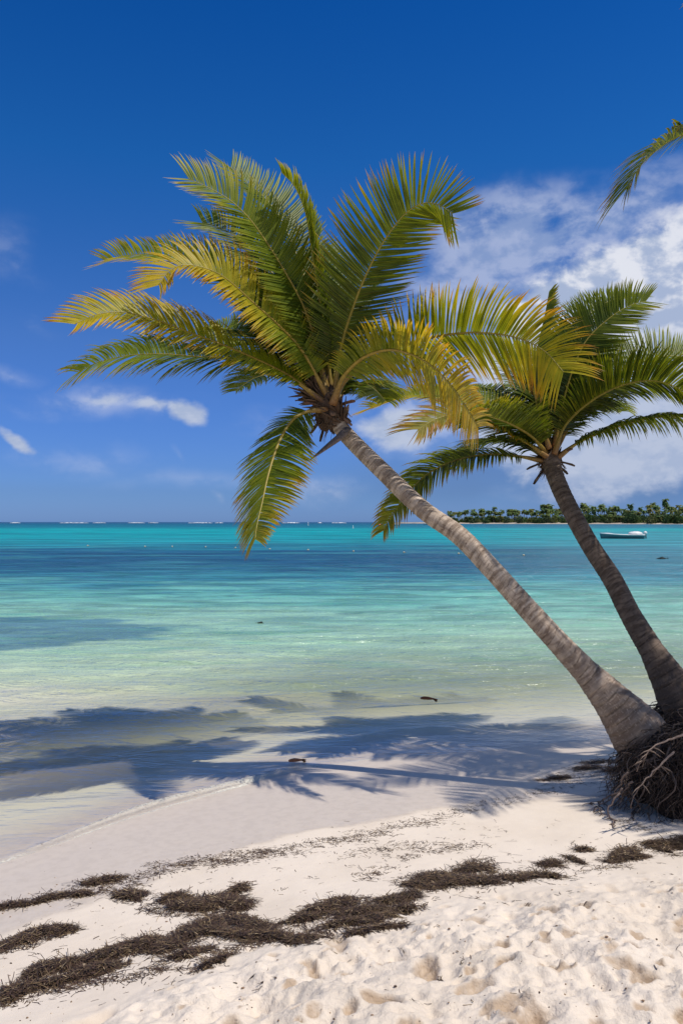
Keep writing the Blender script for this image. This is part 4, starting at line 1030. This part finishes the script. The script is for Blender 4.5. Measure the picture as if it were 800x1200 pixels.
# undergrowth and bushes of the far shore: one leafy mass
mb = MB(); rnd = random.Random(55)
def bush(c, r, h, colr, n):
    for k in range(n):
        th = rnd.uniform(0, 6.28); u = rnd.uniform(-.15, 1); rr_ = math.sqrt(max(0, 1-u*u))*rnd.uniform(.7, 1.05); p = Vector((c[0]+r*rr_*math.cos(th), c[1]+r*rr_*math.sin(th), c[2]+h*u*rnd.uniform(.75, 1.05)))
        s = rnd.uniform(.35, .9); d1 = Vector((rnd.gauss(0, 1), rnd.gauss(0, 1), rnd.gauss(0, .6))).normalized()*s; d2 = d1.cross(Vector((rnd.gauss(0, 1), rnd.gauss(0, 1), rnd.gauss(0, 1)))).normalized()*s*.8
        g_ = rnd.uniform(.8, 2.1); mb.add([p-d1, p-d2, p+d1, p+d2], [(0, 1, 2, 3)], tuple(x*g_ for x in colr))
for k in range(300):
    px = rnd.uniform(518, 835); t = (px-400)/F; y = 900.0
    for q in range(12): y = float(shore_y(t*y))
    y += 8+rnd.random()*45; big = px > 650
    r = rnd.uniform(3.5, 7) if big else rnd.uniform(3, 5.5); h = r*rnd.uniform(.9, 1.7)*1.1
    if px < 545: h *= .7
    cl = rnd.choice([(.04, .075, .02), (.06, .10, .025), (.03, .06, .02), (.085, .105, .03), (.045, .07, .03)])
    mb.ball((t*y, y, 1), (r*.62, r*.62, h*.6), 10, 6, col=tuple(x*.8 for x in cl), f=lambda d: 1+.15*math.sin(d.x*6+d.z*9+px))
    bush((t*y, y, 1), r, h, cl, 210)
uo = mb.build('far_shore_bushes', FARL, smooth=False); tag(uo, 'low green bushes and undergrowth massed along the far beach', 'bushes', kind='stuff')

# breakers on the outer reef
FOAM = mat_plain('sea_foam_white', (.85, .87, .88), .8, .2, .1, 2)
mb = MB(); rnd = random.Random(8)
for (x0, x1, d) in [(12, 24, 1500), (70, 104, 1450), (108, 124, 1500), (150, 170, 1500), (174, 186, 1550), (220, 250, 1450), (252, 262, 1500), (330, 352, 1450), (372, 378, 1500), (388, 406, 1450), (486, 500, 1400), (505, 512, 1400), (600, 606, 1500)]:
    n = 26; pts = []; rad = []
    for i in range(n+1):
        px = x0+(x1-x0)*i/n; pts.append(((px-400)/F*d, d+rnd.uniform(-3, 3), .2)); rad.append(max(.05, abs(math.sin(math.pi*i/n))**.5*1.1*rnd.uniform(.4, 1.2)))
    mb.tube(pts, rad, 6)
bo = mb.build('reef_breakers', FOAM); tag(bo, 'thin white lines of surf breaking on the outer reef along the horizon', 'surf', kind='stuff')

# ------------------------------------------------------------------ world + sun
SUN = Vector((1.42, -.64, 3.4)).normalized()
elev = math.asin(SUN.z); azim = math.atan2(SUN.x, SUN.y)
sd = bpy.data.lights.new('sun', 'SUN'); sd.energy = 4.2; sd.angle = R(.55); sd.color = (1.0, .94, .86)
so = bpy.data.objects.new('sun', sd); COL.objects.link(so); so.location = (8, -3, 20); so.rotation_euler = SUN.to_track_quat('Z', 'Y').to_euler()
w = bpy.data.worlds.new('World'); sc.world = w; w.use_nodes = True; nt = w.node_tree
for n_ in list(nt.nodes): nt.nodes.remove(n_)
g = NT(nt); out = g.n('ShaderNodeOutputWorld'); bg = g.n('ShaderNodeBackground'); g.l(bg.outputs[0], out.inputs[0])
sky = g.n('ShaderNodeTexSky'); sky.sky_type = 'NISHITA'; sky.sun_disc = False; sky.sun_elevation = elev; sky.sun_rotation = azim
sky.air_density = 1.0; sky.dust_density = .4; sky.ozone_density = 3.5; sky.altitude = 0
bg.inputs[1].default_value = .10
tc = g.n('ShaderNodeTexCoord').outputs['Generated']; dn = g.vmath('NORMALIZE', tc); s3 = g.sep(dn)
az = g.math('ARCTAN2', s3[0], s3[1]); el = g.math('ARCSINE', s3[2])
# deep polarised blue
hs = g.n('ShaderNodeHueSaturation'); hs.inputs['Saturation'].default_value = 1.16; hs.inputs['Hue'].default_value = .508; g.l(sky.outputs[0], hs.inputs['Color'])
eg = g.mapr(el, .0, .62, 0, 1, False)
tint = g.ramp(eg, [(0, (.31, .55, 1.42)), (.06, (.29, .49, 1.10)), (.35, (.42, .66, 1.05)), (.68, (.15, .68, 1.08)), (.95, (.06, .56, 1.02))])
tint = g.mix(g.mapr(s3[1], -.25, .35), (1.05, 1.0, 1.0), tint)  # sky behind the camera kept brighter and neutral, added to fill the shadows
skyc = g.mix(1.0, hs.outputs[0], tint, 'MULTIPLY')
v2 = g.comb(az, el, 0)
warp = g.n('ShaderNodeTexNoise'); warp.inputs['Scale'].default_value = 9; warp.inputs['Detail'].default_value = 4; g.l(v2, warp.inputs['Vector'])
wv_ = g.vmath('SUBTRACT', warp.outputs['Color'], (.5, .5, .5)); 
wv2 = g.n('ShaderNodeVectorMath', operation='SCALE'); g.l(wv_, wv2.inputs[0]); wv2.inputs['Scale'].default_value = .055
vw = g.vmath('ADD', v2, wv2.outputs[0])
def AE(px, py):
    r = ray(px, py).normalized(); return math.atan2(r.x, r.y), math.asin(r.z)
def blobfield(blobs):
    acc = None
    for (px, py, rx, ry, rot, st) in blobs:
        a, e = AE(px, py)
        mp = g.mapping(vw, loc=(a, e, 0), rot=(0, 0, R(rot)), scale=(rx/F, ry/F, 1), typ='TEXTURE')
        gr = g.n('ShaderNodeTexGradient', gradient_type='SPHERICAL'); g.l(mp, gr.inputs[0])
        o = g.math('MULTIPLY', gr.outputs['Fac'], st)
        acc = o if acc is None else g.math('MAXIMUM', acc, o)
    return acc
n_f = g.noise(g.mapping(v2, scale=(1, 1.5, 1)), 16, 7, .58, .15)
n_b = g.noise(g.mapping(v2, loc=(3, 1, 0), scale=(1, 1.7, 1)), 6, 5, .55)
# cumulus (sharp tops)
cum = blobfield([(790, 410, 280, 160, 20, 2.4), (700, 395, 170, 105, 10, 1.9), (860, 345, 170, 100, 10, 2.0), (640, 365, 60, 40, 0, 1.2), (218, 484, 44, 22, -14, .85), (180, 478, 50, 16, 4, .62), (120, 472, 60, 14, 4, .5), (24, 514, 42, 17, -38, .75), (470, 505, 80, 42, 0, .9), (1000, 300, 200, 160, 0, 1.4)])
cf = g.math('ADD', cum, g.math('MULTIPLY', g.math('SUBTRACT', n_f, .5), .75))
cumd = g.math('MULTIPLY', g.mapr(cf, .27, .60), .94)
n_s = g.noise(g.mapping(v2, loc=(-.012, -.027, 0), scale=(1, 1.5, 1)), 16, 7, .58, .15)
rel = g.math('MULTIPLY', g.math('SUBTRACT', n_f, n_s), 2.0)
# thin veils
vel = blobfield([(610, 285, 170, 85, 8, 1.5), (540, 350, 130, 100, 0, 1.1), (720, 250, 160, 50, 10, 1.0), (640, 330, 150, 70, 0, 1.2), (580, 430, 180, 90, 0, .9), (500, 490, 150, 70, 0, .9), (42, 378, 40, 15, -15, .45), (15, 435, 55, 14, -8, .5), (0, 290, 60, 50, 0, .35), (120, 474, 160, 26, 0, .72), (370, 572, 80, 26, 0, .6), (90, 535, 140, 26, 0, .42), (230, 560, 160, 20, 0, .35), (256, 580, 16, 9, -40, .45), (210, 530, 24, 8, -50, .4), (700, 470, 220, 60, 0, .9), (350, 500, 120, 30, 0, .5), (660, 580, 120, 18, 0, .6), (20, 310, 50, 20, -20, .3)])
vf = g.math('MULTIPLY', vel, g.mapr(g.math('MULTIPLY_ADD', n_f, .5, g.math('MULTIPLY', n_b, .5)), .27, .62))
veld = g.math('MULTIPLY', g.mapr(vf, .03, .80), .60)
# grey shower cloud low on the right
gry = blobfield([(740, 545, 330, 62, 0, 1.2), (560, 560, 260, 50, 0, .8)])
gryd = g.math('MULTIPLY', g.mapr(gry, 0, .8), .55)
lit = g.mapr(g.math('ADD', rel, g.math('ADD', n_b, g.math('MULTIPLY', g.math('SUBTRACT', n_f, .5), .5))), .25, .72)
eh = g.mapr(el, AE(700, 470)[1], AE(700, 330)[1])
ccol = g.mix(g.math('MULTIPLY', lit, g.math('MULTIPLY_ADD', eh, .75, .25)), (4.0, 4.8, 6.6), (7.8, 8.0, 8.7))
vcol = g.mix(lit, (3.6, 4.5, 6.6), (5.6, 6.2, 7.9))
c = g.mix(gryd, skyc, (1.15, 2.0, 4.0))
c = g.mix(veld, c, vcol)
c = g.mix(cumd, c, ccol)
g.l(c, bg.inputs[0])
w.cycles.sampling_method = 'MANUAL'; w.cycles.sample_map_resolution = 512

vs_ = sc.view_settings; vs_.view_transform = 'Standard'; vs_.look = 'None'; vs_.exposure = 0; vs_.gamma = 1; vs_.use_curve_mapping = False
sc.cycles.max_bounces = 8; sc.cycles.transparent_max_bounces = 12; sc.cycles.caustics_reflective = False; sc.cycles.caustics_refractive = False
sc.cycles.sample_clamp_indirect = 6
